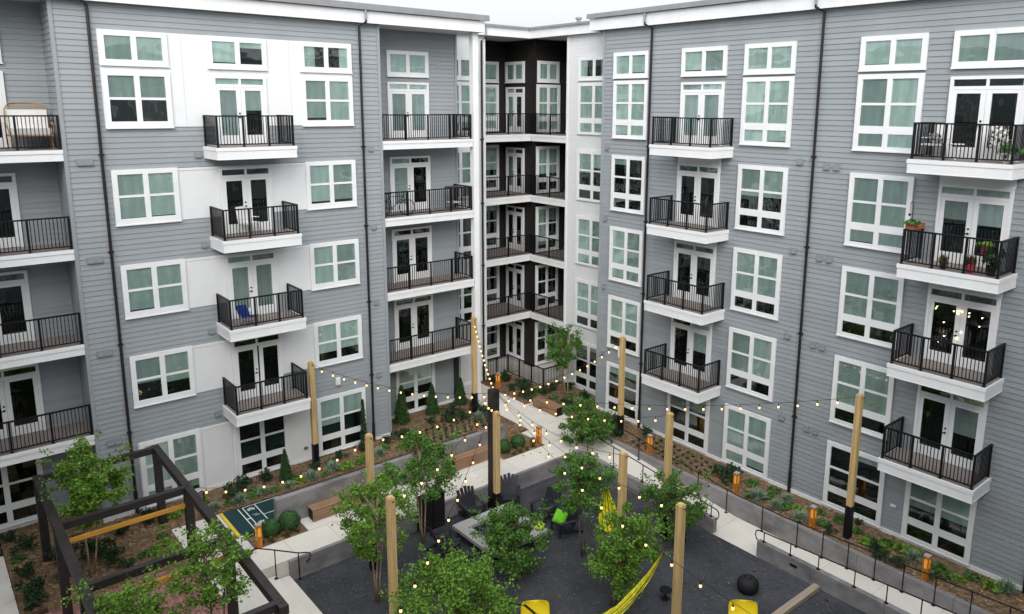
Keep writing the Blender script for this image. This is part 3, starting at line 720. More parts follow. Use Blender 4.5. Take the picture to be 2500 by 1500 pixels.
for x, y, z, l in ((7.86, 23.46, -.07, 'orange timber bollard in the small planter beside the green court'), (15.30, 23.52, -.05, 'orange timber bollard half hidden behind a tree by the second bench'),
                   (20.02, 23.62, -.07, 'orange timber bollard at the corner of the far small planter'), (22.60, 29.95, -.03, 'farthest orange timber bollard, by the dark corner terrace'),
                   (23.47, 24.80, -.03, 'orange timber bollard behind the tree beyond the lone bench'), (22.98, 19.93, -.03, 'orange timber bollard in the right bed, farthest along the long handrail'),
                   (22.98, 15.60, -.03, 'orange timber bollard in the right bed beside the dark shrub'), (22.96, 12.42, -.03, 'orange timber bollard in the right bed left of the tall pole'),
                   (22.98, 8.60, -.03, 'orange timber bollard in the right bed nearest bottom right')):
    bollard(x, y, z, l)

# ------------------------------------------------------------------ poles and string lights
TOPS = {}
def pole(key, x, y, zb, zt, label, m='pole_wood', w=.095, sleeve=.95):
    root = tag(empty('light_pole', (x, y, zb)), label, 'pole', 'poles for the string lights')
    obj('shaft', MB().box(-w, w, -w, w, sleeve, zt-zb-.03).box(-w*.7, w*.7, -w*.7, w*.7, zt-zb-.0299, zt-zb), m, root)
    obj('sleeve', MB().box(-w-.012, w+.012, -w-.012, w+.012, 0, sleeve+.03), 'black_metal', root)
    obj('hook', MB().tube([(0,0,zt-zb-.12), (0,-w-.06,zt-zb-.12), (0,-w-.08,zt-zb-.07)], .012, 6), 'black_metal', root)
    TOPS[key] = Vector((x, y, zt-.10))
pole('LA', 11.72, 27.66, -.02, 4.38, 'tall pale wood pole in front of the white panels of the left wall')
pole('corner', 19.86, 28.15, -.02, 4.66, 'pale wood pole in front of the white corner column')
pole('Rfar', 23.30, 21.95, -.03, 4.52, 'pale wood pole at the right wall near its far end')
pole('RE', 23.35, 11.35, -.03, 5.12, 'tallest pale wood pole standing in the right bed by the wall', sleeve=1.15)
pole('smallR', 19.42, 15.99, -.73, 4.0, 'pale wood pole between the right handrail and the round tree')
pole('mid', 15.98, 14.89, -.73, 4.0, 'pale wood pole beside the yellow hammock, behind a leafy tree')
pole('near', 14.93, 11.79, -.73, 4.0, 'pale wood pole nearest the camera at right, by the hammock end')
pole('nearL', 9.21, 16.99, -.73, 4.0, 'pale wood pole nearest the camera, left of centre')
pole('lm', 10.65, 20.92, -.73, 4.0, 'pale wood pole rising behind the left court tree near the terrace')
pole('cen', 15.73, 20.94, -.73, 3.42, 'shorter pale wood pole right in front of the thick black post')
pole('C', 16.0, 21.48, -.73, 4.06, 'thick black post in the court centre where the light strings meet', m='pergola', w=.155, sleeve=.5)
BULB = {}
def bulb_mesh():
    mb = MB(); mb.smooth = True
    return mb.lathe([(.012,-.10),(.023,-.110),(.032,-.132),(.030,-.154),(.018,-.173),(.004,-.181)], 10)
def socket_mesh(): return MB().lathe([(.007,.0),(.007,-.045),(.021,-.05),(.021,-.10)], 8)
def strand(a, b, label, sag=.35, sp=.62, t0=0.03):
    a, b = Vector(a), Vector(b); L = (b-a).length; n = max(10, int(L/.5))
    root = tag(empty('string_lights', a), label, 'string lights', 'strings of warm bulbs over the court')
    P = lambda t: a.lerp(b, t) - Vector((0,0,4*sag*t*(1-t)))
    obj('cable', MB().tube([P(i/n) for i in range(n+1)], .008, 4, caps=False), 'black_metal', root, -a)
    k = int(L / sp)
    for i in range(k):
        t = t0 + (1-2*t0) * (i+.5)/k; p = P(t) - a
        s = obj('socket', cached(('sock',), socket_mesh), 'black_metal', root, p)
        obj('bulb', cached(('bulb',), bulb_mesh), 'bulb_glow', s)
    return root
C0 = TOPS['C']
C0 = C0 + Vector((0, -.17, 0))
for key, sag, sp, lab in (('corner', .25, .5, 'light string from the black post up to the pole at the white column'), ('Rfar', .45, .46, 'light string from the black post to the far right wall pole'),
                 ('LA', .45, .48, 'light string from the black post to the pole by the left wall'), ('RE', .40, .64, 'long level light string across to the tallest right pole'),
                 ('smallR', .4, .62, 'light string from the black post to the pole by the right handrail'), ('mid', .45, .75, 'light string from the black post to the hammock pole'),
                 ('near', .6, .9, 'light string from the black post to the nearest right pole'), ('nearL', .45, 1.1, 'light string from the black post to the nearest left pole'), ('lm', .35, .75, 'light string from the black post to the pole behind the left court tree')):
    strand(C0, TOPS[key], lab, sag, sp)
strand(C0, (6.6, 12.5, 3.9), 'light string running from the black post off the bottom of the picture, left', .6, 1.1)
strand(C0, (12.5, 7.6, 4.0), 'light string running from the black post off the bottom of the picture, right', .6, 1.1)
strand(TOPS['lm'], (5.9, 23.4, 2.75), 'light string from the left court pole to the pergola beam', .55, .6)

# ------------------------------------------------------------------ pergola
pg = tag(empty('pergola', (4.13, 21.7, -.09)), 'dark brown timber pergola frame at bottom left', 'pergola'); PO = Vector(pg.location)
for x in (2.42, 5.84):
    for y in (27.05, 23.5, 19.9, 16.3): obj('post', cached(('pgpost',), lambda: MB().box(-.115,.115,-.115,.115,0,2.66).box(-.13,.13,-.13,.13,0,.05)), 'pergola', pg, Vector((x, y, -.09)) - PO)
    obj('beam', MB().box(x-.105, x+.105, 16.0, 27.2, 2.562, 2.79), 'pergola', pg, -PO)
    for y in (27.05, 23.5, 19.9, 16.3): obj('beam_joint', cached(('joint',), lambda: MB().box(-.115,.115,-.16,.16,2.60,2.765).tube([(0,-.1,2.765),(0,-.1,2.80)],.03,8).tube([(0,.1,2.765),(0,.1,2.80)],.03,8)), 'pergola', pg, Vector((x, y, 0)) - PO)
for y in (27.05, 23.5, 19.9, 16.3): obj('cross_beam', MB().box(2.526, 5.734, y-.09, y+.09, 2.58, 2.785), 'pergola', pg, -PO)
for y, x0, x1 in ((23.5, 2.52, 5.74), (19.9, 2.52, 5.74)):
    obj('swing_bar', MB().box(x0, x1, y-.05, y+.05, 2.12, 2.23), 'orange_bar', pg, -PO)

# ------------------------------------------------------------------ vegetation
def clump_leaves(mb, c, r, n, size, rr, flat=0.0):
    for _ in range(n):
        d = Vector((rr.gauss(0,1), rr.gauss(0,1), rr.gauss(0,.8)))
        d = d.normalized() * r * (rr.random() ** .5)
        mb.leaf(Vector(c) + d, size * rr.uniform(.65, 1.3), rr, flat)
def tree(x, y, zb, hc, rx, rz, seed, label, off=(0,0), n=7000, leaf=.084, m='leaf_tree', stems=3, bark='bark', trunk_r=.035):
    rr = random.Random(seed); n = int(n*1.3)
    root = tag(empty('courtyard_tree', (x, y, zb)), label, 'tree', 'young multi-stem courtyard trees')
    cc = Vector((off[0], off[1], hc)); cr = MB(); nclump = 80
    tips = []
    for i in range(nclump):
        d = Vector((rr.gauss(0,1), rr.gauss(0,1), rr.gauss(0,1))).normalized()
        q = rr.random() ** .42
        p = cc + Vector((d.x*rx*q, d.y*rx*q, d.z*rz*q))
        p.x += (1 - (p.z-cc.z)/rz) * 0; k = max(.35, 1 - .42*max(0, (p.z-cc.z)/rz)); p.x = cc.x + (p.x-cc.x)*k; p.y = cc.y + (p.y-cc.y)*k
        tips.append(p); rad = rr.uniform(.13, .28) * (rx/1.1)
        clump_leaves(cr, p, rad, int(n/nclump * rr.uniform(.5, 1.5)), leaf, rr, .25)
    for i in range(26):      # stray sprigs beyond the outline
        a = rr.uniform(0, 6.28); e = rr.uniform(-.5, 1.0)
        p0 = cc + Vector((math.cos(a)*rx*.8, math.sin(a)*rx*.8, e*rz*.8)); dd = Vector((math.cos(a), math.sin(a), rr.uniform(-.1, .6)))
        for k in range(26): cr.leaf(p0 + dd*rr.uniform(0, .36*rx) + Vector((rr.gauss(0,.05), rr.gauss(0,.05), rr.gauss(0,.05))), leaf*rr.uniform(.7,1.2), rr)
    obj('crown', cr, m, root)
    for s in range(stems):
        a = 6.28*s/stems + rr.uniform(-.4, .4); b0 = Vector((.06*math.cos(a), .06*math.sin(a), 0))
        top = cc + Vector((math.cos(a)*rx*.35, math.sin(a)*rx*.35, rz*.55)); mid = b0.lerp(cc, .55) + Vector((math.cos(a)*.16, math.sin(a)*.16, 0))
        tm = MB(); tm.smooth = True
        pts = [b0, b0.lerp(mid, .5) + Vector((rr.gauss(0,.02), rr.gauss(0,.02), 0)), mid, mid.lerp(top, .5), top]
        tm.tube(pts, trunk_r, 7, taper=.008)
        o = obj('trunk', tm, bark, root)
        lm = MB()
        for t in tips[s::stems]:
            st_ = pts[2].lerp(pts[4], min(1, max(0, (t.z - pts[2].z) / max(.1, pts[4].z - pts[2].z) * .7)))
            lm.tube([st_, st_.lerp(t, .5) + Vector((0,0,.06)), t], .012, 4, taper=.003, caps=False)
        obj('branches', lm, bark, o)
    return root
tree(3.32, 25.23, -.08, 2.98, 1.08, 1.38, 11, 'leafy tree inside the pergola frame by the far left wall', off=(.2, 0), n=9500, bark='bark_pale', stems=2)
tree(4.95, 18.30, -.05, 3.05, .92, 1.15, 12, 'sparse young tree overlapping the right pergola beam, above the brick paving', n=3000, leaf=.085)
tree(3.05, 18.50, -.05, 2.45, 1.08, .90, 13, 'bushy tree at the bottom left edge of the picture', n=5500)
tree(9.92, 19.31, -.73, 2.95, 1.12, 1.35, 14, 'tree with pale stems left of centre in the dark court', n=6500, bark='bark_pale')
tree(12.69, 21.16, -.73, 2.90, 1.20, 1.38, 15, 'tree growing in front of the black cabinet', n=6500, m='leaf_tree_dark', bark='bark_pale')
tree(13.85, 18.05, -.73, 1.38, 1.20, 1.22, 16, 'low bushy tree covering the corner of the fire pit', off=(.1, -.25), n=8000, m='leaf_tree_dark')
tree(10.37, 15.85, -.73, 1.75, 1.65, 1.10, 17, 'wide bushy tree at the bottom centre of the picture', n=12000)
tree(16.49, 17.08, -.73, 2.70, 1.00, 1.15, 18, 'tree with a thin reddish trunk beside the upper end of the hammock', off=(-.08, .05), n=5500, m='leaf_tree_dark', stems=2)
tree(21.75, 22.15, -.05, 1.05, 1.15, 1.02, 19, 'round dark tree on the path in front of the right wall', off=(-.3, .1), n=7000, m='leaf_tree_dark', leaf=.09)
tree(15.26, 14.49, -.73, 2.00, 1.12, 1.50, 20, 'large leafy tree beside the yellow hammock and its pole', off=(.25, -.2), n=9000)
tree(19.85, 15.45, -.73, 1.65, 1.10, 1.15, 21, 'tree in front of the right ramp opening and handrail loop', off=(-.35, .25), n=6500, m='leaf_tree_dark')
tree(24.45, 26.75, -.03, 2.65, .92, 1.15, 22, 'slender tree near the dark corner with two pale stems', off=(-.15, .1), n=5000, m='leaf_tree_dark', stems=2, bark='bark_pale', leaf=.10)

def plant_mesh(kind, seed):
    rr = random.Random(seed); mb = MB()
    if kind == 'silver':
        for _ in range(150):
            a = rr.uniform(0, 6.28); e = rr.uniform(.25, 1.4); L = rr.uniform(.22, .36); mb.blade((rr.gauss(0,.05), rr.gauss(0,.05), 0), (math.cos(a)*math.cos(e)*L, math.sin(a)*math.cos(e)*L, math.sin(e)*L), .013)
    elif kind in ('green', 'lime'):
        for _ in range(90):
            a = rr.uniform(0, 6.28); r = .26 * rr.random() ** .5; mb.leaf((math.cos(a)*r, math.sin(a)*r, .05 + .16*rr.random()*(1-r/.4)), .12*rr.uniform(.7, 1.3), rr, .55)
    elif kind == 'dark':
        for _ in range(16): clump_leaves(mb, (rr.gauss(0,.17), rr.gauss(0,.17), .12+.30*rr.random()), .14, 26, .085, rr)
    elif kind == 'ball':
        for _ in range(1100):
            d = Vector((rr.gauss(0,1), rr.gauss(0,1), rr.gauss(0,1))).normalized() * (.30 + rr.uniform(-.03, .012)); mb.leaf((d.x, d.y, max(.01, d.z*.95+.28)), .05, rr)
        mb.lathe([(.05,.0),(.20,.06),(.265,.2),(.265,.36),(.18,.5),(.03,.55)], 10)
    elif kind == 'cone':
        for _ in range(1300):
            z = rr.random() ** 1.3; r = .26*(1-z)**.75*(.75+.3*rr.random()) + .02; a = rr.uniform(0, 6.28); mb.leaf((math.cos(a)*r, math.sin(a)*r, .04+z*1.25), .06, rr)
        mb.lathe([(.05,.0),(.20,.08),(.17,.5),(.08,1.0),(.01,1.22)], 8)
    elif kind == 'seed':
        for _ in range(16): a = rr.uniform(0, 6.28); mb.blade((0,0,0), (math.cos(a)*.09, math.sin(a)*.09, rr.uniform(.05, .14)), .016)
    elif kind == 'grass':
        for _ in range(110):
            a = rr.uniform(0, 6.28); L = rr.uniform(.2, .4); e = rr.uniform(.6, 1.4); mb.blade((rr.gauss(0,.07), rr.gauss(0,.07), 0), (math.cos(a)*math.cos(e)*L, math.sin(a)*math.cos(e)*L, math.sin(e)*L), .012)
    elif kind == 'slim':
        for _ in range(900):
            z = rr.random(); r = .17*(1-z*.8)*rr.random()**.5; a = rr.uniform(0, 6.28); mb.leaf((math.cos(a)*r, math.sin(a)*r, .05+z*1.9), .08, rr)
        mb.tube([(0,0,0),(0,0,1.8)], .02, 5, taper=.005)
    return mb
PM = {k: [plant_mesh(k, 40+i).mesh('plant_' + k) for i in range(3)] for k in ('silver', 'green', 'dark', 'seed', 'grass')}
PM['lime'] = [plant_mesh('lime', 71+i).mesh('plant_lime') for i in range(2)]
PM['ball'] = [plant_mesh('ball', 61).mesh('plant_ball')]; PM['cone'] = [plant_mesh('cone', 62).mesh('plant_cone')]; PM['slim'] = [plant_mesh('slim', 63).mesh('plant_slim')]
PMAT = dict(silver='leaf_silver', green='leaf_green', lime='leaf_lime', dark='leaf_deep', ball='leaf_box', cone='leaf_box', seed='leaf_deep', grass='leaf_brown', slim='leaf_deep')
PNAME = dict(silver='lavender_plant', green='perennial_plant', lime='perennial_plant', dark='dark_shrub', ball='boxwood_ball', cone='conifer_shrub', seed='seedling', grass='grass_tuft', slim='columnar_shrub')
PCAT = dict(silver='plant', green='plant', lime='plant', dark='shrub', ball='shrub', cone='shrub', seed='plant', grass='plant', slim='shrub')
ORD = ['first', 'second', 'third', 'fourth', 'fifth', 'sixth', 'seventh', 'eighth', 'ninth', 'tenth', 'eleventh', 'twelfth', 'thirteenth', 'fourteenth', 'fifteenth']
def img_x(p):
    d = Vector((p[0], p[1], -14.3)); M = cam.matrix_world.to_3x3(); return d.dot(M.col[0]) / -d.dot(M.col[2])
def plants(kind, pts, z, label, group, s=1.0, sj=.2):
    rank = sorted(range(len(pts)), key=lambda i: img_x(pts[i]))
    for i, p in enumerate(pts):
        me = PM[kind][i % len(PM[kind])]
        o = obj(PNAME[kind], me, PMAT[kind], None, (p[0], p[1], z), rnd.uniform(0, 6.28))
        k = (p[2] if len(p) > 2 else s) * (1.0 if kind in ('ball', 'cone', 'slim', 'seed') else 1.15 if kind == 'silver' else .8) * rnd.uniform(1-sj, 1+sj); o.scale = (k, k, k * rnd.uniform(.9, 1.1))
        lab = label if len(pts) == 1 or kind == 'seed' else label + ', ' + ORD[rank.index(i)] + ' from the left'
        tag(o, lab, PCAT[kind], group)
gl = 'planting in the left bed'; gr = 'planting in the right bed'; gp = 'planting inside the pergola bed'; gc = 'planting by the dark corner'
plants('silver', [(7.48,26.75), (8.34,26.66), (9.23,26.75), (10.18,26.62), (11.10,26.68), (12.03,26.85), (14.13,26.85), (19.44,27.30)], -.02, 'silvery grey lavender plant in the mulch of the left bed', gl, 1.1)
plants('green', [(7.98,26.80), (8.83,26.75), (9.68,26.72), (11.67,26.7), (9.03,27.20), (13.2,26.75), (10.6,27.2), (12.2,27.4), (15.2,26.9), (14.6,27.3)], -.02, 'low green leafy plant in the mulch of the left bed', gl, 1.1)
plants('lime', [(10.70,26.80), (12.53,26.72, 1.5), (7.30,27.5), (13.5,27.1), (6.2,27.2), (6.5,27.5)], -.02, 'bright yellow green plant in the mulch of the left bed', gl, 1.1)
plants('dark', [(8.74,27.55,1.3), (9.70,27.66,1.2), (8.26,27.17), (12.73,27.65), (13.85,27.72), (14.94,27.67,1.2), (15.71,27.61,1.2), (11.5,27.3), (18.72,28.4,1.3), (19.00,27.85,1.3), (20.0,28.3,1.3), (17.5,28.3), (18.2,27.9), (19.9,27.6,1.2)], -.02, 'dark leafy shrub in the left bed in front of the wall', gl, 1.1)
plants('cone', [(10.31,27.25)], -.02, 'cone shaped dark conifer in front of the left ground floor windows', gl, .95, .02)
plants('cone', [(16.55,29.2), (18.2,29.25), (19.9,29.4)], -.02, 'narrow dark conifer at the foot of the second loggia', gl, 1.25, .08)
plants('slim', [(14.02,28.0)], -.02, 'slim columnar shrub in front of a left ground floor window', gl, 1.15, .02)
plants('seed', [(16.3+.32*i+(j%2)*.16, 26.55+.3*j) for i in range(12) for j in range(5)], -.02, 'tiny dark seedling planted in rows below the second loggia', 'rows of seedlings in the left bed', 1.2)
plants('ball', [(8.42,23.88)], -.07, 'smaller clipped boxwood ball behind the orange bollard in the near planter', gc, 1.0, .02); plants('ball', [(9.05,23.86)], -.07, 'larger clipped boxwood ball against the end of the concrete wall', gc, 1.2, .02)
plants('ball', [(19.13,23.95), (18.38,23.95)], -.07, 'clipped boxwood ball in the far small planter', gc, 1.1, .1)
plants('grass', [(8.0,23.6), (8.3,23.52), (8.8,23.52), (9.2,23.55), (18.56,23.5), (18.9,23.5), (19.3,23.55), (19.67,23.6), (19.6,24.3), (19.9,23.9)], -.07, 'brownish ornamental grass tuft in a small terrace planter', 'grasses in the small planters', .8)
plants('dark', [(23.54,16.42,2.1)], -.03, 'tall dark shrub in the right bed beside an orange bollard', gr)
plants('green', [(23.98,15.59), (24.14,14.71), (23.43,13.81,1.6), (24.10,12.78), (23.45,12.29,1.3), (24.12,11.99), (23.92,11.28), (23.74,10.72), (23.99,10.28), (23.58,8.47,1.8), (24.16,7.68), (23.6,14.6), (23.2,15.0)], -.03, 'green leafy plant in the mulch of the right bed', gr, 1.2)
plants('lime', [(24.03,9.80), (24.20,9.43), (23.50,10.80), (23.62,10.25), (24.09,7.06), (23.71,7.96), (23.7,13.4)], -.03, 'bright green plant in the mulch of the right bed', gr, 1.3)
plants('silver', [(23.10,14.75), (23.1,13.96), (23.12,12.98), (23.70,9.30), (24.25,6.75), (23.9,14.0)], -.03, 'silvery plant in the mulch of the right bed', gr, 1.2)
plants('dark', [(23.16,11.90), (23.26,10.32), (23.0,9.42), (23.0,10.0), (24.4,11.5,.7), (23.1,22.0,1.3), (23.9,22.9,1.3), (23.3,23.6,1.2), (24.2,21.2)], -.03, 'dark leafy plant in the mulch of the right bed', gr, .9)
plants('seed', [(23.1+.33*j+(i%2)*.12, 17.1+.36*i) for i in range(12) for j in range(4)], -.03, 'tiny dark seedling planted in rows in the right bed', 'rows of seedlings in the right bed', 1.2)
plants('dark', [(22.9,28.0,1.3), (23.4,28.7,1.3), (23.0,29.3,1.2), (23.8,29.5,1.3), (23.5,30.5,1.3), (22.9,30.8,1.2), (23.9,27.8,1.2), (24.6,27.9,1.1), (25.3,27.5), (24.0,26.2,1.1), (25.0,26.0,1.2), (23.5,25.3), (25.2,25.2)], -.03, 'dark ground cover shrub in the bed by the dark corner', gc, 1.1)
plants('green', [(23.3,27.7), (23.9,27.1), (23.4,26.3), (24.9,26.8), (24.2,25.4), (23.7,28.3), (25.4,26.5)], -.03, 'low green plant in the bed by the dark corner', gc, 1.2)
plants('dark', [(2.00,28.15,1.5), (1.75,26.42,1.3), (2.75,26.44,1.5), (2.75,25.74,1.3), (1.75,25.14,1.7), (1.75,24.5,1.6), (3.7,26.2,1.4), (4.60,27.19), (3.95,25.5), (4.23,24.95), (1.6,29.0), (5.5,27.4,1.2)], -.08, 'dark rounded shrub in the mulch inside the pergola bed', gp, 1.1)
plants('green', [(1.70,27.63,1.2), (5.60,26.17), (4.86,25.35), (3.4,27.9), (3.0,27.0)], -.08, 'green plant in the mulch inside the pergola bed', gp, 1.0)
plants('lime', [(5.58,25.66), (5.22,25.55), (5.16,25.15), (5.58,25.07), (5.74,26.75)], -.08, 'bright green plant in the mulch inside the pergola bed', gp, .9)

# ------------------------------------------------------------------ court furniture
fp = tag(empty('fire_pit', (14.9, 19.65, -.73)), 'square concrete fire pit table with a dark burner tray', 'fire pit')
r0, r1 = 1.20, .75
rim = MB(); rim.box(-r0,r0,r1,r0,.34,.46).box(-r0,r0,-r0,-r1,.34,.46).box(-r0,-r1,-r1,r1,.34,.46).box(r1,r0,-r1,r1,.34,.46)
obj('rim', rim, 'concrete', fp); obj('base', MB().box(-r0+.12,r0-.12,-r0+.12,r0-.12,0,.26), 'chair_grey', fp); obj('tray', MB().box(-r1+.002,r1-.002,-r1+.002,r1-.002,.261,.33), 'black_metal', fp)
lava = MB(); rr = random.Random(9)
for _ in range(160): lava.cbox((rr.uniform(-.7,.7), rr.uniform(-.7,.7), .345), (.07,.06,.05), Matrix.Rotation(rr.uniform(0,3), 3, 'Z') @ Matrix.Rotation(rr.uniform(0,3), 3, 'X'))
o = obj('lava_rock', lava, 'pebble', fp); o['kind'] = 'stuff'
def lounge_chair(x, y, face, label):
    """broad slatted garden chair with a fan back; face = direction the sitter looks (degrees)"""
    root = tag(empty('garden_chair', (x, y, -.73), R(face-90)), label, 'chair', 'dark grey garden chairs around the fire pit')
    seat = MB()
    for i in range(5): t = i/4; seat.bar((-.28, .30-.52*t, .37-.11*t), (.28, .30-.52*t, .37-.11*t), .10, .025)
    obj('seat', seat, 'chair_grey', root)
    for i in range(5):
        u = (i-2)*.125; obj('back_slat', MB().bar((u*.9, -.24, .24), (u*1.25, -.56, 1.02-.05*abs(i-2)), .115, .024, up=(0,1,.3)), 'chair_grey', root)
    obj('back_rail', MB().bar((-.33,-.44,.62), (.33,-.44,.62), .03, .07), 'chair_grey', root)
    for s in (-1, 1):
        obj('armrest', MB().bar((s*.36, .36, .55), (s*.36, -.46, .55), .14, .026), 'chair_grey', root)
        obj('leg', MB().bar((s*.33, .31, 0), (s*.33, .31, .54), .04, .09), 'chair_grey', root)
        obj('leg', MB().bar((s*.31, .34, .34), (s*.31, -.62, .03), .035, .11), 'chair_grey', root)
    return root
lounge_chair(15.02, 21.50, 265, 'dark grey garden chair behind the fire pit, left of the black post'); lounge_chair(16.65, 21.35, 235, 'dark grey garden chair behind the fire pit, right of the black post')
lounge_chair(17.05, 19.80, 185, 'dark grey garden chair right of the fire pit, without a cushion'); lounge_chair(16.95, 18.60, 165, 'dark grey garden chair with a bright lime green cushion')
lounge_chair(13.05, 20.25, 350, 'dark grey garden chair left of the fire pit, facing its corner'); lounge_chair(12.95, 19.25, 15, 'dark grey garden chair left of the fire pit, nearer the camera')
def pillow(name, loc, size, m, label, rot):
    mb = MB(); mb.smooth = True; n = 8; idx = {}
    for side in (1, -1):
        for i in range(n+1):
            for j in range(n+1):
                u, v = i/n*2-1, j/n*2-1; t = max(0, (1-u**4)*(1-v**4)) ** .5; idx[(side,i,j)] = len(mb.v)
                k = 1 - .07*(1-t); mb.v.append((u*size[0]*k, v*size[1]*k, side*size[2]*t))
        for i in range(n):
            for j in range(n):
                f = (idx[(side,i,j)], idx[(side,i+1,j)], idx[(side,i+1,j+1)], idx[(side,i,j+1)]); mb.f.append(f if side > 0 else f[::-1])
    o = obj(name, mb, m, None, loc); o.rotation_euler = rot
    return tag(o, label, 'cushion')
pillow('cushion', (16.80, 18.62, -.10), (.25, .25, .09), 'cushion_lime', 'bright lime green cushion on a dark garden chair', (R(15), R(-48), R(10)))
pillow('cushion', (15.95, 18.75, -.18), (.17, .17, .07), 'cushion_yellowgreen', 'small yellow green cushion on the rim of the fire pit', (R(10), R(-20), R(30)))
cb = tag(empty('cabinet', (13.45, 21.84, -.73)), 'black cabinet standing against the terrace wall behind a tree', 'cabinet')
obj('body', MB().box(-.50,.50,-.14,.14,0,1.28), 'black_metal', cb); obj('lid', MB().box(-.53,.53,-.17,.15,1.281,1.33), 'black_metal', cb)
for s in (-1, 1): obj('door', MB().box(min(s*.02,s*.48), max(s*.02,s*.48), -.158,-.141,.06,1.22), 'pipe_dark', cb)
pf = tag(empty('pouf', (19.15, 12.35, -.73)), 'round black pouf on the gravel by the ramp wall', 'pouf')
mb = MB(); mb.smooth = True; mb.lathe([(.18,0),(.30,.06),(.345,.20),(.33,.34),(.24,.45),(.10,.495),(.01,.50)], 20); obj('body', mb, 'black_pouf', pf)
mb = MB(); mb.smooth = True; mb.lathe([(.10,.493),(.11,.508),(.02,.515)], 14); obj('top_seam', mb, 'rubber', pf)
sp = tag(empty('side_table', (16.85, 13.75, -.73)), 'small low black round table on the gravel near the hammock pole', 'table')
obj('table_top', MB().lathe([(.19,.30),(.20,.315),(.19,.33)], 18), 'black_metal', sp); obj('stem', MB().lathe([(.025,.02),(.025,.30)], 8), 'black_metal', sp); obj('base', MB().lathe([(.14,0),(.13,.02)], 16), 'black_metal', sp)
def scoop_chair(x, y, face, label):
    """rounded moulded lounge chair: a thick shell bent from seat to back"""
    root = tag(empty('scoop_chair', (x, y, -.73), R(face-90)), label, 'chair', 'yellow moulded lounge chairs')
    mb = MB(); mb.smooth = True; n, k = 14, 12; idx = {}
    prof = [(.42, .36), (.38, .40), (.15, .34), (-.1, .31), (-.25, .36), (-.36, .52), (-.43, .72), (-.46, .84), (-.48, .88)]
    def pt(t):
        t *= len(prof)-1; i = min(int(t), len(prof)-2); f = t-i
        return prof[i][0]*(1-f)+prof[i+1][0]*f, prof[i][1]*(1-f)+prof[i+1][1]*f
    for s in (0, 1):
        for i in range(n+1):
            yy, zz = pt(i/n); e = abs(i/n*2-1); hw = .42*(1-.48*e**5)
            for j in range(k+1):
                u = j/k*2-1; idx[(s,i,j)] = len(mb.v); lift = .10*abs(u)**2.2
                back = max(0, i/n-.45); mb.v.append((u*hw, yy + lift*back*1.6 + (.0 if s == 0 else -.05*back*2), zz + lift*(1-back) - (.0 if s == 0 else .05*(1-back))))
        for i in range(n):
            for j in range(k):
                f = (idx[(s,i,j)], idx[(s,i,j+1)], idx[(s,i+1,j+1)], idx[(s,i+1,j)]); mb.f.append(f if s == 0 else f[::-1])
    for i in range(n):
        for j in (0, k):
            f = (idx[(0,i,j)], idx[(0,i+1,j)], idx[(1,i+1,j)], idx[(1,i,j)]); mb.f.append(f if j == 0 else f[::-1])
    for j in range(k):
        for i in (0, n):
            f = (idx[(0,i,j)], idx[(0,i,j+1)], idx[(1,i,j+1)], idx[(1,i,j)]); mb.f.append(f[::-1] if i == 0 else f)
    obj('shell', mb, 'shell_yellow', root)
    for sx in (-1, 1):
        for y0 in (.25, -.2): obj('leg', MB().tube([(sx*.22, y0, .34), (sx*.30, y0*1.3, 0)], .016, 6), 'black_metal', root)
    return root
scoop_chair(12.60, 14.93, 235, 'yellow moulded lounge chair at the bottom edge, left of the hammock'); scoop_chair(17.22, 11.12, 225, 'yellow moulded lounge chair at the bottom edge, right of the nearest pole')
def hammock(a, b, sag, width, label, hooks):
    a, b = Vector(a), Vector(b); root = tag(empty('hammock', a), label, 'hammock')
    mb = MB(); n, k = 26, 10; d = (b-a); side = Vector((-d.y, d.x, 0)).normalized(); rr = random.Random(31)
    for i in range(n+1):
        t = i/n; c = a.lerp(b, t) - Vector((0,0,4*sag*t*(1-t))); w = width * max(.06, math.sin(math.pi*t) ** .7)
        for j in range(k+1):
            u = j/k*2-1; mb.v.append(tuple(c - a + side*(u*w*.5) + Vector((0,0, .55*w*abs(u)**2.0*.6 + rr.gauss(0,.012) + .03*math.sin(j*2.4)))))
    for i in range(n):
        for j in range(k): p = i*(k+1)+j; mb.f.append((p, p+1, p+k+2, p+k+1))
    obj('bed', mb, 'hammock_yellow', root)
    net = MB()
    for j in (0, 2, 4, 6, 8, 10):
        net.tube([Vector(mb.v[i*(k+1)+j]) + Vector((0,0,.012)) for i in range(n+1)], .010, 4, caps=False)
    obj('cords', net, 'black_metal', root)
    obj('rope', MB().tube([(0,0,0), Vector(hooks[0])-a], .012, 5).tube([b-a, Vector(hooks[1])-a], .012, 5), 'black_metal', root)
    return root
hammock((17.40, 17.00, 1.55), (16.02, 15.15, 1.20), .75, .75, 'yellow hammock rising to the tree behind the middle pole', ((16.62, 17.1, 2.2), (15.98, 14.99, 1.35)))
hammock((14.80, 12.10, 2.62), (10.6, 13.0, 2.3), 1.5, .40, 'yellow striped hammock slung from the nearest right pole', ((14.88, 11.90, 2.70), (10.2, 13.1, 2.5)))

# hose bib frame, cable loop
hb = tag(empty('hose_stand', (6.98, 27.2, -.05)), 'small black pipe stand in the mulch near the left ground floor window', 'stand')
obj('pipe', MB().tube([(-.3,0,0),(-.3,0,.5),(-.25,0,.56),(.25,0,.66),(.3,0,.62),(.3,0,0)], .022, 6), 'black_metal', hb); obj('tap', MB().box(-.05,.05,-.05,.05,.60,.70), 'black_metal', hb)

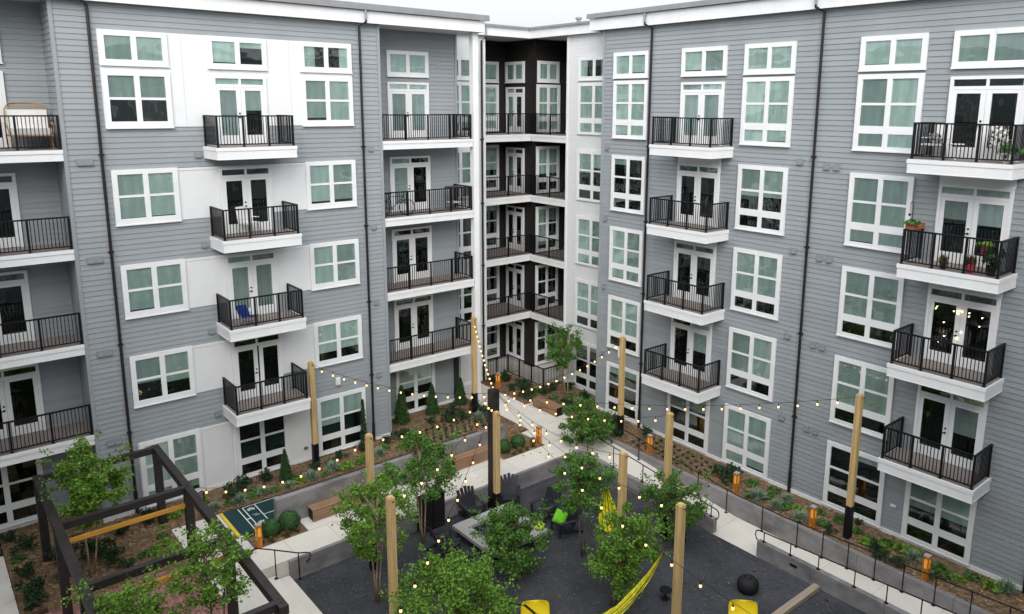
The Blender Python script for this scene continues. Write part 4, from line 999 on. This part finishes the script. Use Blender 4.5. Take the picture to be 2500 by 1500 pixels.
# ------------------------------------------------------------------ things on the balconies
# wicker love seat on the top left loggia
ls = tag(empty('wicker_loveseat', (3.55, 29.15, 12.80)), 'wicker love seat with white cushion on the top left balcony', 'seat')
fr = MB(); fr.tube([(-.58,.30,.0),(-.60,.34,.45),(-.56,.42,1.0),(-.45,.45,1.12),(0,.46,1.16),(.45,.45,1.12),(.56,.42,1.0),(.60,.34,.45),(.58,.30,0)], .022, 8); fr.smooth = True
obj('back_frame', fr, 'rattan', ls)
wv = MB()
for i in range(15): u = -.52 + i*.0743; wv.tube([(u,.33,.45),(u*.98,.44,1.10-.05*abs(u)**3)], .007, 4)
for i in range(9): z = .5+i*.07; wv.tube([(-.56,.35+.09*(z-.5),z),(.56,.35+.09*(z-.5),z)], .006, 4)
obj('back_weave', wv, 'rattan', ls)
for s in (-1, 1):
    obj('arm', MB().tube([(s*.60,.34,.62),(s*.64,.0,.64),(s*.62,-.32,.58),(s*.58,-.36,.40)], .022, 6), 'rattan', ls)
    obj('leg', MB().tube([(s*.54,-.34,.42),(s*.52,-.30,.2),(s*.55,-.36,0)], .022, 6), 'rattan', ls)
obj('seat_frame', MB().box(-.58,.58,-.36,.36,.33,.37), 'rattan', ls)
cz = MB(); cz.box(-.54,.54,-.35,.30,.371,.52).box(-.53,.53,.16,.33,.521,.98); obj('cushion', cz, 'cushion_white', ls); ls.scale = (1.0, 1.0, 1.26)
# bicycle on the second loggia
bi = tag(empty('bicycle', (16.38, 29.0, 9.60), R(-28)), 'black bicycle parked at the left end of the second loggia', 'bicycle')
for x in (-.52, .52):
    t = MB(); t.tube([(x+.33*math.cos(a*.2618), 0, .34+.33*math.sin(a*.2618)) for a in range(25)], .020, 5); w_ = obj('wheel', t, 'rubber', bi)
    s_ = MB()
    for a in range(12): s_.tube([(x,0,.34),(x+.32*math.cos(a*.5236),0,.34+.32*math.sin(a*.5236))], .004, 3)
    obj('spokes', s_, 'metal_grey', w_)
obj('frame', MB().tube([(-.52,0,.34),(-.12,0,.30),(.38,0,.78),(.52,0,.34)], .018, 6).tube([(-.52,0,.34),(-.22,0,.80),(.38,0,.82)], .016, 6).tube([(-.12,0,.30),(-.24,0,.90)], .017, 6), 'black_metal', bi)
obj('saddle', MB().box(-.38,-.12,-.06,.06,.90,.95), 'rubber', bi); obj('handlebar', MB().tube([(.36,-.28,1.0),(.40,0,.98),(.36,.28,1.0)], .014, 6).tube([(.38,0,.80),(.40,0,.98)], .016, 6), 'black_metal', bi)
obj('crank', MB().tube([(-.12,-.09,.30),(-.12,.09,.30)], .06, 10), 'metal_grey', bi)
# blue folding chair on the third floor balcony
bc = tag(empty('folding_chair', (9.35, 27.30, 6.40), R(205)), 'blue folding camp chair on the left bay balcony', 'chair')
obj('seat', MB().quadbox([(-.24,-.22,.26),(.24,-.22,.26),(.24,.22,.32),(-.24,.22,.32),(-.24,-.22,.28),(.24,-.22,.28),(.24,.22,.34),(-.24,.22,.34)]), 'fabric_blue', bc)
obj('backrest', MB().quadbox([(-.25,-.24,.27),(.25,-.24,.27),(.25,-.21,.27),(-.25,-.21,.27),(-.20,-.36,.66),(.27,-.36,.72),(.27,-.33,.72),(-.20,-.33,.66)]), 'fabric_blue', bc)
for s in (-1, 1): obj('leg', MB().tube([(s*.25,-.2,0),(s*.25,.22,.36)], .014, 5).tube([(s*.25,.2,0),(s*.25,-.24,.40)], .014, 5), 'metal_grey', bc)
# pale chairs on fourth floor left balcony and on the top right balcony
def patio_chair(x, y, z, face, m, label, cat='chair'):
    root = tag(empty('patio_chair', (x, y, z), R(face-90)), label, cat)
    obj('seat', MB().box(-.26,.26,-.25,.25,.40,.45), m, root); obj('backrest', MB().quadbox([(-.25,-.27,.45),(.25,-.27,.45),(.25,-.23,.45),(-.25,-.23,.45),(-.24,-.36,1.0),(.24,-.36,1.0),(.24,-.32,1.0),(-.24,-.32,1.0)]), m, root)
    for s in (-1, 1):
        for y0 in (-.22, .22): obj('leg', MB().tube([(s*.23,y0,.40),(s*.25,y0*1.15,0)], .015, 5), 'metal_grey', root)
        obj('armrest', MB().bar((s*.27,.22,.62),(s*.27,-.28,.62),.05,.025), m, root)
    return root
patio_chair(9.75, 27.85, 9.6, 300, 'cushion_white', 'pale chair on the fourth floor balcony of the left bay')
patio_chair(23.85, 10.05, 12.8, 160, 'cushion_white', 'white patio chair at the left of the top right balcony'); patio_chair(23.9, 8.25, 12.8, 215, 'patterned', 'black and white patterned chair on the top right balcony')
pillow('cushion', (23.80, 9.98, 13.38), (.22, .22, .08), 'patterned', 'black and white patterned cushion on the white patio chair', (R(60), 0, R(70)))
stl = tag(empty('patio_table', (23.95, 9.45, 12.8)), 'small white table on the top right balcony', 'table')
obj('table_top', MB().lathe([(.22,.44),(.23,.455),(.22,.47)], 16), 'white_trim', stl); obj('stem', MB().lathe([(.03,0),(.025,.44)], 8), 'white_trim', stl)
def potted(x, y, z, pm_, leafm, label, pot='terracotta', s=1.0):
    root = tag(empty('potted_plant', (x, y, z)), label, 'plant'); root.scale = (s, s, s)
    obj('pot', MB().lathe([(.09,0),(.13,.24),(.145,.25),(.145,.28)], 14), pot, root)
    o = obj('foliage', pm_, None, root, (0,0,.24)); o.data = pm_.copy(); o.data.materials.clear(); o.data.materials.append(MATS[leafm])
    return root
potted(23.75, 8.05, 12.8, PM['dark'][0], 'leaf_green', 'leafy green potted plant on the top right balcony', 'patterned', .8)
potted(23.55, 9.30, 9.6, PM['grass'][0], 'leaf_brown', 'spiky yellowish potted plant on the fourth floor right balcony', 'chair_grey', .8)
potted(23.55, 8.55, 9.6, PM['grass'][1], 'leaf_brown', 'brownish plant in a pink pot on the fourth floor right balcony', 'pot_pink', .95)
potted(23.65, 8.02, 9.6, PM['dark'][1], 'leaf_deep', 'dark bushy potted plant at the corner of the fourth floor right balcony', 'black_pouf', 1.05)
potted(23.9, 8.35, 10.15, PM['green'][1], 'leaf_lime', 'bright green potted plant with red flowers on the fourth floor right balcony', 'pot_pink', .9)
pl = tag(empty('plant_stand', (23.9, 8.35, 9.6)), 'small dark stand under the bright green potted plant', 'stand')
obj('shelf', MB().box(-.18,.18,-.18,.18,.52,.55), 'black_metal', pl)
for sx in (-1,1):
    for sy in (-1,1): obj('leg', MB().box(sx*.15-.012, sx*.15+.012, sy*.15-.012, sy*.15+.012, 0, .52), 'black_metal', pl)
bx = tag(empty('window_box', (23.95, 10.40, 10.62)), 'terracotta flower box hung on the side rail of the fourth floor right balcony', 'planter')
obj('box', MB().box(-.42,.42,-.11,.11,0,.17), 'terracotta', bx); o = obj('foliage', PM['green'][0], None, bx, (-.25,0,.14))
hk = tag(empty('shepherd_hook', (23.75, 10.42, 9.6)), 'thin black curled plant hook on the fourth floor right balcony', 'hook')
obj('rod', MB().tube([(0,0,0),(0,0,1.75),(-.03,0,1.86),(-.12,0,1.9),(-.2,0,1.84),(-.2,0,1.72)], .010, 5), 'black_metal', hk)
obj('hanger', MB().tube([(-.2,0,1.72),(-.2,0,1.5)], .006, 4).lathe([(.02,1.46),(.05,1.5),(.02,1.54)], 8, (-.2,0,0)), 'black_metal', hk)
# small bistro table on the second loggia, end by the column
bt = tag(empty('bar_table', (19.55, 29.2, 9.6)), 'tall dark table at the column end of the second loggia', 'table')
obj('table_top', MB().box(-.3,.3,-.3,.3,.98,1.02), 'pergola', bt)
for sx in (-1,1):
    for sy in (-1,1): obj('leg', MB().box(sx*.27-.02, sx*.27+.02, sy*.27-.02, sy*.27+.02, 0, .98), 'pergola', bt)
obj('lower_shelf', MB().box(-.26,.26,-.26,.26,.3,.33), 'cushion_white', bt)
sheet = tag(empty('fairy_lights', (24.58, 9.1, 8.2)), 'tiny warm fairy lights hanging in the doors of the third floor right balcony', 'string lights')
fm = cached(('fairy',), lambda: MB().cbox((0,0,0), (.022,.022,.022)))
rr = random.Random(77)
obj('wire', MB().tube([(0,.78,.12),(0,.4,.06),(0,0,.10),(0,-.4,.05),(0,-.85,.12)], .003, 3), 'black_metal', sheet)
for i in range(16): obj('bulb', fm, 'fairy_glow', sheet, (rr.uniform(-.005,.005), rr.uniform(-.8,.75), -rr.uniform(0,1.1)**1.5))
